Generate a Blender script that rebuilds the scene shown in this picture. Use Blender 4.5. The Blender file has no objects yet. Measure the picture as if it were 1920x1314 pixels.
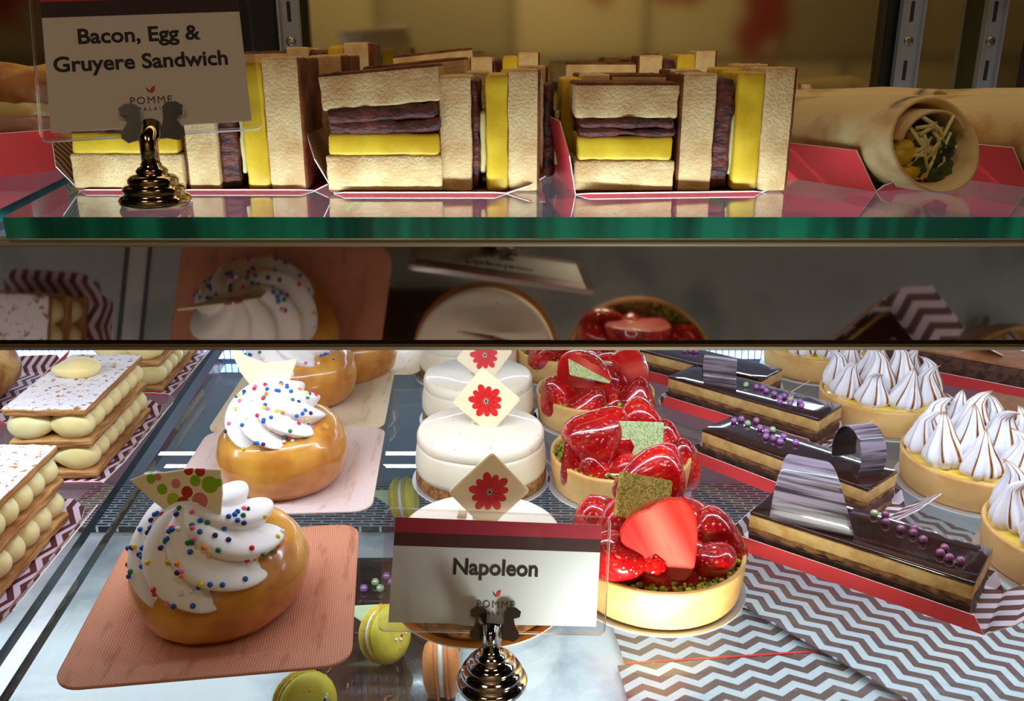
import bpy, bmesh, math, random
from mathutils import Vector, Matrix, Euler, noise
R=math.radians; PI=math.pi
random.seed(7)
SC=bpy.context.scene; COL=SC.collection
# ---------------------------------------------------------------- camera model
F=1663.0; PIT=R(18.2); cP,sP=math.cos(PIT),math.sin(PIT)
def ray(px,py):
    u=(px-960)/F; v=(657-py)/F
    return Vector((u,cP+v*sP,-sP+v*cP))
def P(px,py,z): d=ray(px,py); return d*(z/d.z)          # point of a horizontal plane
def Q(px,py,Y): d=ray(px,py); return d*(Y/d.y)          # point of an upright plane
def XA(px,Y,z): return (px-960)/F*(Y*cP-z*sP)
ZB=-.3025; ZT=-.067; ZM=-.49
cam=bpy.data.cameras.new('camera'); co=bpy.data.objects.new('camera',cam); COL.objects.link(co)
co.rotation_euler=(PI/2-PIT,0,0); cam.sensor_width=36; cam.lens=F/1920*36; cam.clip_start=.02; cam.clip_end=60
SC.camera=co
SC.view_settings.view_transform='Standard'; SC.view_settings.look='None'; SC.view_settings.gamma=1
SC.view_settings.use_curve_mapping=False; SC.view_settings.exposure=0.0
# ---------------------------------------------------------------- materials
def S(r,g,b):
    f=lambda c:(c/255/12.92) if c/255<=.04045 else ((c/255+.055)/1.055)**2.4
    return (f(r),f(g),f(b),1)
class NB:
    def __init__(s,name):
        s.m=bpy.data.materials.new(name); s.m.use_nodes=True; s.t=s.m.node_tree; s.t.nodes.clear()
        s.out=s.t.nodes.new('ShaderNodeOutputMaterial')
    def n(s,typ,**k):
        nd=s.t.nodes.new('ShaderNode'+typ)
        for a,b in k.items(): setattr(nd,a,b)
        return nd
    def l(s,a,b): s.t.links.new(a,b)
    def put(s,sock,v):
        if isinstance(v,bpy.types.NodeSocket): s.l(v,sock)
        else: sock.default_value=v
    def mt(s,op,a,b=0.0,c=0.0,clamp=False):
        nd=s.n('Math',operation=op,use_clamp=clamp)
        s.put(nd.inputs[0],a); s.put(nd.inputs[1],b); s.put(nd.inputs[2],c)
        return nd.outputs[0]
    def mix(s,f,a,b):
        nd=s.n('Mix',data_type='RGBA'); s.put(nd.inputs[0],f); s.put(nd.inputs[6],a); s.put(nd.inputs[7],b); return nd.outputs[2]
    def coord(s,scale=(1,1,1),rot=(0,0,0),loc=(0,0,0)):
        tc=s.n('TexCoord'); mp=s.n('Mapping'); s.l(tc.outputs['Object'],mp.inputs[0])
        mp.inputs['Scale'].default_value=scale; mp.inputs['Rotation'].default_value=rot; mp.inputs['Location'].default_value=loc
        return mp.outputs[0]
    def noise(s,sc,vec=None,detail=3,rough=.55):
        nd=s.n('TexNoise'); nd.inputs['Scale'].default_value=sc; nd.inputs['Detail'].default_value=detail; nd.inputs['Roughness'].default_value=rough
        s.l(vec if vec is not None else s.coord(),nd.inputs['Vector']); return nd.outputs[0]
    def ramp(s,f,lo,hi): return s.n2(f,lo,hi)
    def n2(s,f,lo,hi):
        nd=s.n('MapRange',clamp=True); s.put(nd.inputs[0],f); nd.inputs[1].default_value=lo; nd.inputs[2].default_value=hi; return nd.outputs[0]
    def bump(s,h,st=.3,dist=.001):
        nd=s.n('Bump'); nd.inputs['Strength'].default_value=st; nd.inputs['Distance'].default_value=dist; s.l(h,nd.inputs['Height']); return nd.outputs[0]
    def bsdf(s,col,rough=.5,metal=0,coat=0,sss=0,spec=.5,normal=None,emis=None,estr=0,trans=0,ior=1.45,alpha=1,sheen=0,coatrough=.05,srad=.006):
        b=s.n('BsdfPrincipled'); s.put(b.inputs['Base Color'],col); s.put(b.inputs['Roughness'],rough); s.put(b.inputs['Metallic'],metal)
        b.inputs['Coat Weight'].default_value=coat; b.inputs['Coat Roughness'].default_value=coatrough
        b.inputs['Subsurface Weight'].default_value=sss; b.inputs['Subsurface Scale'].default_value=srad; b.inputs['Subsurface Radius'].default_value=(1,.6,.4)
        b.inputs['Specular IOR Level'].default_value=spec; b.inputs['Transmission Weight'].default_value=trans; b.inputs['IOR'].default_value=ior
        b.inputs['Sheen Weight'].default_value=sheen
        if normal is not None: s.l(normal,b.inputs['Normal'])
        if emis: b.inputs['Emission Color'].default_value=emis; b.inputs['Emission Strength'].default_value=estr
        return b.outputs[0]
    def done(s,sh): s.l(sh,s.out.inputs[0]); return s.m
def simple(name,c,c2=None,sc=60,lo=.4,hi=.6,rough=.5,bs=0,bsc=200,bd=.0006,vscale=(1,1,1),detail=3,**k):
    b=NB(name); vec=b.coord(vscale); col=c
    if c2: col=b.mix(b.n2(b.noise(sc,vec,detail),lo,hi),c,c2)
    nm=b.bump(b.noise(bsc,vec,4),bs,bd) if bs else None
    return b.done(b.bsdf(col,rough,normal=nm,**k))
def pane(name,tint,refl=1.0,rough=0.0):
    b=NB(name); lw=b.n('LayerWeight'); lw.inputs[0].default_value=.5
    f=b.mt('ADD',b.mt('MULTIPLY',b.mt('POWER',lw.outputs['Facing'],5.0),.96*refl),.04*refl,clamp=True)
    tr=b.n('BsdfTransparent'); tr.inputs[0].default_value=tint
    gl=b.n('BsdfGlossy'); gl.inputs['Roughness'].default_value=rough; gl.inputs['Color'].default_value=(1,1,1,1)
    mx=b.n('MixShader'); b.l(f,mx.inputs[0]); b.l(tr.outputs[0],mx.inputs[1]); b.l(gl.outputs[0],mx.inputs[2])
    return b.done(mx.outputs[0])
def striped(name,c1,c2,period,zig=0,amp=0,rot=0,duty=.5,axes=(0,1),rough=.5):
    b=NB(name); v=b.coord(rot=(0,0,rot)); sp=b.n('SeparateXYZ'); b.l(v,sp.inputs[0])
    x=sp.outputs[axes[0]]; y=sp.outputs[axes[1]]
    if zig:
        f=b.mt('FRACT',b.mt('ADD',b.mt('DIVIDE',x,zig),50.0)); tri=b.mt('ABSOLUTE',b.mt('SUBTRACT',f,.5))
        y=b.mt('ADD',y,b.mt('MULTIPLY',tri,amp*2))
    g=b.mt('FRACT',b.mt('ADD',b.mt('DIVIDE',y,period),50.0)); st=b.mt('GREATER_THAN',g,duty)
    return b.done(b.bsdf(b.mix(st,c1,c2),rough))
m={}
m['glass']=pane('clear_glass',(.97,.985,.98,1))
m['glass_low']=pane('clear_glass_low',(.90,.95,.94,1),1.2)
m['acrylic']=pane('clear_acrylic',(.93,.92,.93,1),1.3,.03)
b=NB('glass_edge'); v=b.coord((9,1,1)); 
m['edge']=b.done(b.bsdf(b.mix(b.n2(b.noise(6,v,2),.42,.6),S(0,96,90),S(20,166,146)),.08,coat=.6,spec=.6,emis=None))
m['edge_dark']=simple('glass_edge_dark',S(18,40,44),S(70,95,100),sc=90,lo=.55,hi=.75,rough=.1,coat=.5)
m['red']=simple('tray_red',S(236,62,66),rough=.55,sss=.1)
m['orange']=m['red']
m['stripe']=striped('tray_brown_stripes',S(92,52,46),S(200,160,120),.0052,zig=.05,amp=.008,duty=.5)
m['chev']=striped('chevron_paper',S(108,72,66),S(232,222,236),.0125,zig=.022,amp=.0088,rot=R(0))
m['chev2']=striped('chevron_card',S(112,88,86),S(205,212,220),.0165,zig=.031,amp=.0095)
m['chevN']=striped('chevron_paper_long',S(96,50,52),S(226,206,226),.0085,zig=.03,amp=.008,rot=0)
m['white']=simple('white_card',S(238,236,232),rough=.5)
m['silver']=simple('silver_card',S(205,208,212),rough=.3,metal=.6)
m['steel']=simple('chrome',S(196,192,190),rough=.09,metal=1)
m['brass']=simple('warm_chrome',S(168,145,112),rough=.12,metal=1)
m['rail']=simple('rail_metal',S(176,164,146),S(150,138,120),sc=8,rough=.4,metal=.35,vscale=(.2,4,4))
m['alu']=simple('aluminium',S(165,172,190),rough=.3,metal=.7)
m['black']=simple('black_metal',S(22,20,22),rough=.35)
m['slot']=simple('slot_dark',S(20,20,24),rough=.6)
b=NB('valance_mirror'); m['valance']=b.done(b.bsdf(S(120,104,90),.05,metal=1))
b=NB('mirror'); m['mirror']=b.done(b.bsdf(S(200,190,152),.07,metal=1))
m['marble']=simple('marble',S(226,230,236),S(165,172,184),sc=9,lo=.5,hi=.66,rough=.15,detail=8)
m['crumb']=simple('bread_crumb',S(232,200,146),S(206,162,106),sc=70,lo=.38,hi=.68,rough=.85,bs=.7,bsc=620,bd=.0015,sss=.2,detail=6)
m['toast']=simple('toast_crust',S(150,84,34),S(84,40,16),sc=60,lo=.35,hi=.65,rough=.7,bs=.7,bsc=300,bd=.001)
m['bacon']=simple('bacon',S(108,48,36),S(58,26,24),sc=90,rough=.45,bs=.8,bsc=200,bd=.0015,vscale=(1,1,2))
m['egg']=simple('egg_omelette',S(230,192,48),S(208,166,30),sc=50,rough=.4,bs=.25,bsc=150,sss=.3)
m['cheese']=simple('melted_cheese',S(232,214,150),rough=.3,sss=.3)
m['tortilla']=simple('tortilla',S(226,200,146),S(190,140,80),sc=34,lo=.48,hi=.7,rough=.6,bs=.35,bsc=90,bd=.001,sss=.2,vscale=(1,1,1))
m['green']=simple('spinach',S(70,84,36),S(40,52,22),sc=80,rough=.5)
m['croissant']=simple('flaky_pastry',S(226,176,96),S(170,104,44),sc=40,rough=.5,bs=.6,bsc=120)
m['ham']=simple('ham',S(196,150,140),rough=.5)
m['bun']=simple('glazed_brioche',S(222,164,62),S(176,104,34),sc=22,lo=.40,hi=.66,rough=.32,coat=.8,sss=.25,bs=.25,bsc=120,coatrough=.12)
m['cream']=simple('whipped_cream',S(246,243,240),rough=.45,sss=.35,bs=.15,bsc=300)
def palm(name,c1,c2,c3):
    b=NB(name); v=b.coord((1,1,1)); w=b.n('TexWave',wave_type='BANDS',bands_direction='X'); b.l(v,w.inputs[0]); w.inputs['Scale'].default_value=230; w.inputs['Distortion'].default_value=1.5; w.inputs['Detail'].default_value=1
    c=b.mix(b.n2(w.outputs[1],.2,.9),c1,c2); v2=b.coord((1,.18,1)); c=b.mix(b.mt('MULTIPLY',b.n2(b.noise(170,v2,3),.56,.7),.55),c,c3)
    return b.done(b.bsdf(c,.6,normal=b.bump(w.outputs[1],.25,.0006)))
m['palmA']=palm('palm_leaf_shaded_tan',S(196,128,98),S(216,152,120),S(150,84,58))  # darker leaf tone, mostly the weak front light put into the colour
m['palmB']=palm('palm_leaf_pale',S(222,196,190),S(236,214,208),S(190,150,120))
m['palmC']=palm('palm_leaf_straw',S(218,196,160),S(232,214,184),S(186,150,106))
b=NB('polka_chocolate'); v=b.coord(); sp=b.n('SeparateXYZ'); b.l(v,sp.inputs[0]); col=S(240,226,196)
for x,z,r,c in [(8,15,3.2,(178,60,50)),(13,21,3.0,(140,188,40)),(21,19,4.6,(140,188,40)),(0,11,3.6,(178,196,60)),(2,19.5,2.6,(214,140,136)),(-6,16.5,2.9,(140,188,40)),(15,10.5,4.4,(206,130,124)),(5.5,9,3.6,(170,66,52)),(16,26,2.8,(178,60,50)),(-12,22,2.6,(140,188,40)),(10,3.6,2.0,(214,140,136)),(-8,23,2,(210,140,130)),(26,20,2.2,(140,188,40)),(9.5,26.5,2.6,(178,60,50))]:
    dx=b.mt('SUBTRACT',sp.outputs[0],x/1000); dz=b.mt('SUBTRACT',sp.outputs[2],z/1000)
    d=b.mt('ADD',b.mt('MULTIPLY',dx,dx),b.mt('MULTIPLY',dz,dz)); col=b.mix(b.mt('LESS_THAN',d,(r/1000)**2),col,S(*c))
m['polka']=b.done(b.bsdf(col,.35,sss=.1))
m['choc_white']=simple('white_chocolate',S(242,226,190),rough=.35,sss=.2)
m['petal']=simple('red_petal',S(214,30,34),rough=.4)
m['flower_eye']=simple('flower_eye',S(90,20,30),rough=.5)
m['cheesecake']=simple('vanilla_cheesecake',S(246,238,216),S(238,226,196),sc=20,rough=.45,sss=.3)
b=NB('vanilla_speckled'); v=b.coord(); vo=b.n('TexVoronoi'); b.l(v,vo.inputs[0]); vo.inputs['Scale'].default_value=170; 
spk=b.mt('MULTIPLY',b.mt('LESS_THAN',vo.outputs[0],.09),b.mt('GREATER_THAN',b.noise(40,v),.52))
m['vanilla']=b.done(b.bsdf(b.mix(spk,S(248,238,216),S(60,46,40)),.35,sss=.3,coat=.2))
m['graham']=simple('biscuit_base',S(176,122,64),S(120,74,34),sc=160,rough=.9,bs=1,bsc=300,bd=.002)
m['shell']=simple('tart_shell',S(232,190,122),S(206,150,80),sc=30,lo=.45,hi=.7,rough=.6,bs=.3,bsc=180,sss=.15)
m['custard']=simple('lemon_custard',S(240,206,90),rough=.25,coat=.5)
m['jam']=simple('red_jelly',S(150,24,18),rough=.1,coat=1)
b=NB('strawberry_skin'); v=b.coord((1,1,.75)); vo=b.n('TexVoronoi'); b.l(v,vo.inputs[0]); vo.inputs['Scale'].default_value=460
sd=b.mt('LESS_THAN',vo.outputs[0],.16); c=b.mix(b.n2(b.noise(60,v),.35,.65),S(206,18,18),S(140,6,12)); c=b.mix(sd,c,S(236,150,60))
m['berry']=b.done(b.bsdf(c,.2,coat=1,sss=.15,normal=b.bump(b.n2(vo.outputs[0],.1,.5),.5,.0008)))
b=NB('strawberry_flesh'); v=b.coord(); sp=b.n('SeparateXYZ'); b.l(v,sp.inputs[0]); ax=b.mt('ABSOLUTE',sp.outputs[0])
w=b.n2(ax,.0008,.0085); c=b.mix(w,S(222,92,76),S(196,22,20)); c=b.mix(b.n2(b.noise(120,b.coord((1,1,.15))),.45,.8),c,S(206,54,42))
m['flesh']=b.done(b.bsdf(c,.3,coat=.4))
m['pist']=simple('pistachio',S(176,186,52),S(110,120,20),sc=200,rough=.7)
b=NB('matcha_plaque'); v=b.coord(); n=b.n2(b.noise(900,v,3),.45,.62); c=b.mix(n,S(206,224,176),S(140,172,92)); c=b.mix(b.n2(b.noise(70,v),.6,.68),c,S(190,200,60))
m['matcha']=b.done(b.bsdf(c,.4))
b=NB('matcha_plaque_gold'); v=b.coord(); n=b.n2(b.noise(900,v,3),.42,.62); c=b.mix(n,S(206,184,104),S(128,120,34)); c=b.mix(b.n2(b.noise(70,v),.6,.68),c,S(170,160,30))
m['matchaG']=b.done(b.bsdf(c,.4))
m['glaze']=simple('chocolate_glaze',S(52,26,22),rough=.1,coat=.8)
m['coffee']=simple('coffee_cream',S(214,176,112),S(192,148,84),sc=100,rough=.6,bs=.2,bsc=200,sss=.1)
m['sponge']=simple('cake_sponge',S(150,104,62),S(96,62,38),sc=160,lo=.4,hi=.62,rough=.9,bs=.8,bsc=260,bd=.0012)
m['ganache']=simple('dark_ganache',S(62,40,34),S(92,60,44),sc=120,rough=.6,bs=.4,bsc=200)
m['pearlP']=simple('lilac_pearl',S(178,120,190),rough=.25,metal=.35,coat=.5)
m['pearlG']=simple('green_pearl',S(190,208,168),rough=.25,metal=.3,coat=.5)
m['pearlM']=simple('mauve_pearl',S(150,92,128),rough=.3,metal=.3,coat=.4)
b=NB('ribbed_chocolate'); v=b.coord((.05,1,1)); c=b.mix(b.n2(b.noise(330,v,2),.45,.62),S(142,130,146),S(56,44,50)); m['curl']=b.done(b.bsdf(c,.35,coat=.3))
m['curl_in']=simple('dark_chocolate',S(44,26,26),rough=.4)
b=NB('meringue'); at=b.n('Attribute',attribute_name='toast'); f=at.outputs['Fac']
c=b.mix(b.n2(f,.25,.6),S(242,243,252),S(200,140,72)); c=b.mix(b.n2(f,.55,.85),c,S(92,48,22)); m['meringue']=b.done(b.bsdf(c,.35,sss=.2,coat=.15))
m['brownie_top']=simple('caramel_top',S(168,112,74),S(150,96,62),sc=120,rough=.7)
m['brownie']=simple('chocolate_sponge',S(98,66,56),S(66,42,36),sc=200,rough=.9,bs=.7,bsc=260,bd=.001)
b=NB('sugared_puff'); ge=b.n('NewGeometry'); sp=b.n('SeparateXYZ'); b.l(ge.outputs['Normal'],sp.inputs[0]); v=b.coord()
up=b.mt('GREATER_THAN',sp.outputs[2],.5); sugar=b.mt('MULTIPLY',up,b.n2(b.noise(230,v,3),.36,.42)); wv=b.noise(90,b.coord((.2,.2,6)),3)
c=b.mix(b.n2(wv,.4,.6),S(206,156,96),S(160,104,54)); c=b.mix(sugar,c,S(244,240,246)); m['puff_top']=b.done(b.bsdf(c,.8,normal=b.bump(b.noise(300,v,4),.8,.0015)))
m['puff']=simple('puff_pastry',S(214,166,102),S(156,100,50),sc=90,rough=.75,bs=.9,bsc=160,bd=.0015,vscale=(.25,.25,5))
m['custard_cream']=simple('pastry_cream',S(244,232,176),S(236,218,150),sc=30,rough=.35,sss=.4)
m['yellow_mac']=simple('yellow_macaron',S(226,206,70),S(206,186,52),sc=60,rough=.5)
m['mac_foot']=simple('macaron_foot',S(212,178,60),rough=.9,bs=1,bsc=400,bd=.001)
m['mac_orange']=simple('orange_macaron',S(226,140,74),rough=.5)
m['choc_cake']=simple('chocolate_torte',S(72,48,42),S(54,36,32),sc=20,rough=.12,coat=.5)
b=NB('grille'); br=b.n('TexBrick'); b.l(b.coord(),br.inputs[0]); br.inputs['Scale'].default_value=1; br.inputs['Brick Width'].default_value=.022; br.inputs['Row Height'].default_value=.006; br.inputs['Mortar Size'].default_value=.0014
br.inputs['Color1'].default_value=S(60,66,74); br.inputs['Color2'].default_value=S(40,46,54); br.inputs['Mortar'].default_value=S(205,212,220); m['grille']=b.done(b.bsdf(br.outputs[0],.3,metal=.3))
b=NB('led'); m['led']=b.done(b.bsdf((.9,.95,1,1),.4,emis=(.62,.82,1,1),estr=9))
m['led_bar']=simple('led_housing',S(60,110,190),rough=.3,metal=.3)
SPK=[simple('sprinkle_'+n,S(*c),rough=.25) for n,c in dict(red=(222,44,60),blue=(24,96,190),navy=(40,36,120),orange=(246,136,30),yellow=(240,208,50),green=(30,130,80),pink=(240,120,160),white=(240,236,236)).items()]
m['maroon']=simple('card_maroon',S(150,28,52),rough=.6); m['redband']=simple('card_red',S(200,30,50),rough=.6)
m['dkbrown']=simple('card_brown',S(52,20,24),rough=.6); m['ink']=simple('black_ink',S(18,16,18),rough=.6); m['grey_ink']=simple('grey_ink',S(90,84,84),rough=.6)
m['cardA']=simple('card_paper',S(200,202,206),rough=.7); m['leaf_red']=simple('logo_red',S(216,40,50),rough=.6)
m['cakeboard_orange']=simple('gold_board',S(206,130,50),rough=.35,metal=.4)
m['dark']=simple('dark_panel',S(40,32,32),S(28,22,24),sc=6,rough=.3)
m['dkbrown_wood']=simple('brown_panel',S(56,38,34),rough=.3)
# ---------------------------------------------------------------- mesh helpers
def add(name,me,mats,parent=None,loc=(0,0,0),rot=(0,0,0),smooth=True,kind=None,label=None):
    if isinstance(me,bmesh.types.BMesh):
        bm=me; bmesh.ops.recalc_face_normals(bm,faces=bm.faces) if not getattr(add,'keep',False) else None
        me=bpy.data.meshes.new(name); bm.to_mesh(me); bm.free()
    if not isinstance(mats,(list,tuple)): mats=[mats]
    if len(me.materials)==0:
        for x in mats: me.materials.append(x)
    if smooth and len(me.polygons) and 'keep' not in me: me.polygons.foreach_set('use_smooth',[True]*len(me.polygons))
    o=bpy.data.objects.new(name,me); COL.objects.link(o); o.location=loc; o.rotation_euler=rot
    if parent: o.parent=parent
    if kind: o['kind']=kind
    if label: o['label']=label
    return o
def sharp(o,ang=35):
    me=o.data; me.set_sharp_from_angle(angle=R(ang)); return o
def tag(o,label,cat,group=None):
    o['label']=label; o['category']=cat
    if group: o['group']=group
    return o
def thing(name,label,cat,loc,rot=(0,0,0),group=None):
    o=bpy.data.objects.new(name,None); o.empty_display_size=.01; COL.objects.link(o); o.location=loc
    o.rotation_euler=rot if isinstance(rot,(tuple,Euler)) else (0,0,rot); return tag(o,label,cat,group)
def kids(o): return [c for c in COL.objects if c.parent is o]
def dup(root,loc,rot,label,group=None,scale=None):
    r=root.copy(); COL.objects.link(r); r.location=loc; r.rotation_euler=rot if isinstance(rot,tuple) else (0,0,rot)
    r['label']=label
    if group: r['group']=group
    if scale: r.scale=scale
    def rec(a,bb):
        for ch in kids(a):
            c=ch.copy(); COL.objects.link(c); c.parent=bb; rec(ch,c)
    rec(root,r); return r
def rbox(sx,sy,sz,r=.002,n=8,amp=0,fr=80,seed=0,base=True,idx=None):
    """rounded, slightly irregular box; idx(normal) gives a material index"""
    bm=bmesh.new(); h=Vector((sx/2,sy/2,sz/2)); r=min(r,min(h)*.95)
    def lines(H):
        k=max(2,int(n*H/max(h))); a=[-H,-H+.3*r,-H+r]; L=2*(H-r)
        a+=[-H+r+L*i/k for i in range(1,k)]; return a+[H-r,H-.3*r,H]
    Ls=[lines(h.x),lines(h.y),lines(h.z)]; vs={}
    so=Vector((seed*3.1,seed*1.7,seed*.9))
    def vert(p):
        k=tuple(round(c,7) for c in p)
        if k not in vs:
            q=Vector(p); inn=Vector([max(-(h[i]-r),min(h[i]-r,q[i])) for i in range(3)]); d=(q-inn)
            d=d.normalized() if d.length>0 else Vector((0,0,1))
            q=inn+d*r
            if amp: q=q+d*amp*(noise.noise(q*fr+so)+.5*noise.noise(q*fr*2.7+so))
            if base: q.z+=h.z
            vs[k]=bm.verts.new(q)
        return vs[k]
    for ax in range(3):
        a,bx=[(1,2),(2,0),(0,1)][ax]
        for sgn in (-1,1):
            for i in range(len(Ls[a])-1):
                for j in range(len(Ls[bx])-1):
                    pts=[]
                    for (u,v) in ((i,j),(i+1,j),(i+1,j+1),(i,j+1)):
                        p=[0,0,0]; p[ax]=sgn*h[ax]; p[a]=Ls[a][u]; p[bx]=Ls[bx][v]; pts.append(vert(p))
                    if sgn<0: pts.reverse()
                    try:
                        f=bm.faces.new(pts)
                        if idx: nv=Vector((0,0,0)); nv[ax]=sgn; f.material_index=idx(nv,sum((v_.co for v_ in f.verts),Vector())/4,h)
                    except ValueError: pass
    return bm
def box(bm,c,s,mi=0,rot=None):
    M=Matrix.Translation(c)@(rot.to_4x4() if rot else Matrix())@Matrix.Diagonal((*s,1))
    g=bmesh.ops.create_cube(bm,size=1,matrix=M)
    for v in g['verts']:
        for f in v.link_faces: f.material_index=mi
def bx(c,s,bev=0):
    bm=bmesh.new(); box(bm,c,s)
    if bev: bmesh.ops.bevel(bm,geom=bm.edges[:],offset=bev,segments=3,affect='EDGES')
    return bm
def lathe(prof,n=48,fn=None,bm=None,M=None,mi=None,cap=True):
    bm=bm or bmesh.new(); rings=[]
    for i,(r,z) in enumerate(prof):
        if r<1e-6: ring=[bm.verts.new(fn(0,z,0,i) if fn else (0,0,z))]*1
        else:
            ring=[]
            for k in range(n):
                t=2*PI*k/n; ring.append(bm.verts.new(fn(r,z,t,i) if fn else (r*math.cos(t),r*math.sin(t),z)))
        rings.append(ring)
    for i in range(len(rings)-1):
        A,B=rings[i],rings[i+1]
        for k in range(n):
            k2=(k+1)%n
            if len(A)==1 and len(B)==1: continue
            if len(A)==1: f=bm.faces.new((A[0],B[k],B[k2]))
            elif len(B)==1: f=bm.faces.new((A[k],A[k2],B[0]))
            else: f=bm.faces.new((A[k],A[k2],B[k2],B[k]))
            if mi: f.material_index=mi(i)
    if M: bmesh.ops.transform(bm,matrix=M,verts=[v for r_ in rings for v in r_])
    return bm
def tube(pts,r,n=8,bm=None,rs=None,flat=1):
    bm=bm or bmesh.new(); pts=[Vector(p) for p in pts]; prev=None; up=Vector((0,0,1)); rings=[]
    for i,p in enumerate(pts):
        d=(pts[min(i+1,len(pts)-1)]-pts[max(i-1,0)]).normalized()
        a=d.cross(up); a=a.normalized() if a.length>.1 else d.cross(Vector((0,1,0))).normalized()
        if prev and a.dot(prev)<0: a=-a
        prev=a; c=d.cross(a); rr=rs[i] if rs else r
        rings.append([bm.verts.new(p+a*math.cos(2*PI*k/n)*rr+c*math.sin(2*PI*k/n)*rr*flat) for k in range(n)])
    for i in range(len(rings)-1):
        for k in range(n): bm.faces.new((rings[i][k],rings[i][(k+1)%n],rings[i+1][(k+1)%n],rings[i+1][k]))
    bm.faces.new(rings[0][::-1]); bm.faces.new(rings[-1]); return bm
def ico(bm,c,r,sub=1,jit=0,sc=(1,1,1),rz=None):
    g=bmesh.ops.create_icosphere(bm,subdivisions=sub,radius=1)
    M=Matrix.Translation(c)@(rz.to_matrix().to_4x4() if rz else Matrix())@Matrix.Diagonal((r*sc[0],r*sc[1],r*sc[2],1))
    for v in g['verts']:
        if jit: v.co*=1+random.uniform(-jit,jit)
        v.co=M@v.co
def prism(outline,th,bev=0,mi=0,bm=None,axis='y'):
    """outline in x,z given a thickness along y"""
    bm=bm or bmesh.new(); f=bm.faces.new([bm.verts.new((x,-th/2,z)) for x,z in outline]); f.material_index=mi
    g=bmesh.ops.extrude_face_region(bm,geom=[f]); vv=[e for e in g['geom'] if isinstance(e,bmesh.types.BMVert)]
    bmesh.ops.translate(bm,verts=vv,vec=(0,th,0))
    if bev:
        es=[e for e in bm.edges if abs((e.verts[0].co-e.verts[1].co).y)<1e-7]
        bmesh.ops.bevel(bm,geom=es,offset=bev,segments=2,affect='EDGES')
    return bm
def rrect(w,h,r,n=6,cx=0,cz=0):
    o=[]
    for (sx,sz,a0) in ((1,1,0),(-1,1,90),(-1,-1,180),(1,-1,270)):
        for i in range(n+1):
            a=R(a0+90*i/n); o.append((cx+sx*(w/2-r)+r*math.cos(a),cz+sz*(h/2-r)+r*math.sin(a)))
    return o
def text(s,size,loc,parent,mat,name='lettering',bold=.0,align='CENTER',rot=(PI/2,0,0),space=1.0):
    cu=bpy.data.curves.new('t','FONT'); cu.body=s; cu.size=size; cu.align_x=align; cu.offset=bold; cu.extrude=.00012; cu.space_character=space; cu.resolution_u=4
    o=bpy.data.objects.new('t',cu); COL.objects.link(o); bpy.context.view_layer.update()
    me=bpy.data.meshes.new_from_object(o.evaluated_get(bpy.context.evaluated_depsgraph_get())); bpy.data.objects.remove(o); me.materials.clear(); me.materials.append(mat)
    return add(name,me,mat,parent,loc,rot,smooth=False)
def struct(name,bm,mats,**k):
    o=add(name,bm,mats,smooth=False,**k); o['kind']='structure'; return o
# ---------------------------------------------------------------- the shop around the case
b=NB('shop_floor'); v=b.coord(rot=(0,0,R(20))); sp=b.n('SeparateXYZ'); b.l(v,sp.inputs[0])
f=b.mt('FRACT',b.mt('ADD',b.mt('DIVIDE',sp.outputs[0],.9),50.)); tri=b.mt('ABSOLUTE',b.mt('SUBTRACT',f,.5)); y=b.mt('ADD',sp.outputs[1],b.mt('MULTIPLY',tri,.8))
g=b.mt('FRACT',b.mt('ADD',b.mt('DIVIDE',y,.3),50.)); st=b.mt('GREATER_THAN',g,.87)
m['shopfloor']=b.done(b.bsdf(b.mix(st,S(206,174,118),S(96,78,52)),.5))
struct('floor',bx((0,-1,-1.26),(8,8,.02)),m['shopfloor'])
b=NB('shop_wall'); br=b.n('TexBrick'); b.l(b.coord(rot=(PI/2,0,0)),br.inputs[0]); br.inputs['Scale'].default_value=1; br.inputs['Brick Width'].default_value=.7; br.inputs['Row Height'].default_value=.55; br.inputs['Mortar Size'].default_value=.02
br.inputs['Color1'].default_value=S(182,166,128); br.inputs['Color2'].default_value=S(104,90,68); br.inputs['Mortar'].default_value=S(80,62,40)
c=b.mix(b.n2(b.noise(.9),.58,.62),br.outputs[0],S(120,26,22)); m['shopwall']=b.done(b.bsdf(c,.6))
struct('wall_front',bx((0,-3.2,.5),(8,.05,4)),m['shopwall'])
struct('ceiling',bx((0,-1.2,2.2),(8,5,.05)),m['dkbrown_wood'])
struct('wall_left',bx((-3.2,-1,.5),(.05,6,4)),m['dark']); struct('wall_right',bx((3.2,-1,.5),(.05,6,4)),m['dark'])
def area(name,loc,rot,size,power,col,sy=None,spread=180):
    l=bpy.data.lights.new(name,'AREA'); l.energy=power; l.color=col; l.shape='RECTANGLE'; l.size=size; l.size_y=sy or size; l.spread=R(spread)
    o=bpy.data.objects.new(name,l); COL.objects.link(o); o.location=loc; o.rotation_euler=rot; return o
W=bpy.data.worlds.new('world'); SC.world=W; W.use_nodes=True; W.node_tree.nodes['Background'].inputs[0].default_value=(1,.86,.68,1); W.node_tree.nodes['Background'].inputs[1].default_value=.12
area('ceiling_lamp',(-.9,-1.1,2.1),(0,0,0),.5,7.5,(1,.80,.58)); area('ceiling_lamp',(.9,-1.1,2.1),(0,0,0),.5,7.5,(1,.80,.58))
area('wall_fill',(0,-1.9,1.7),(R(-70),0,0),.8,60,(1,.88,.66))  # unseen lamp added only to brighten the shop wall for the mirror
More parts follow.
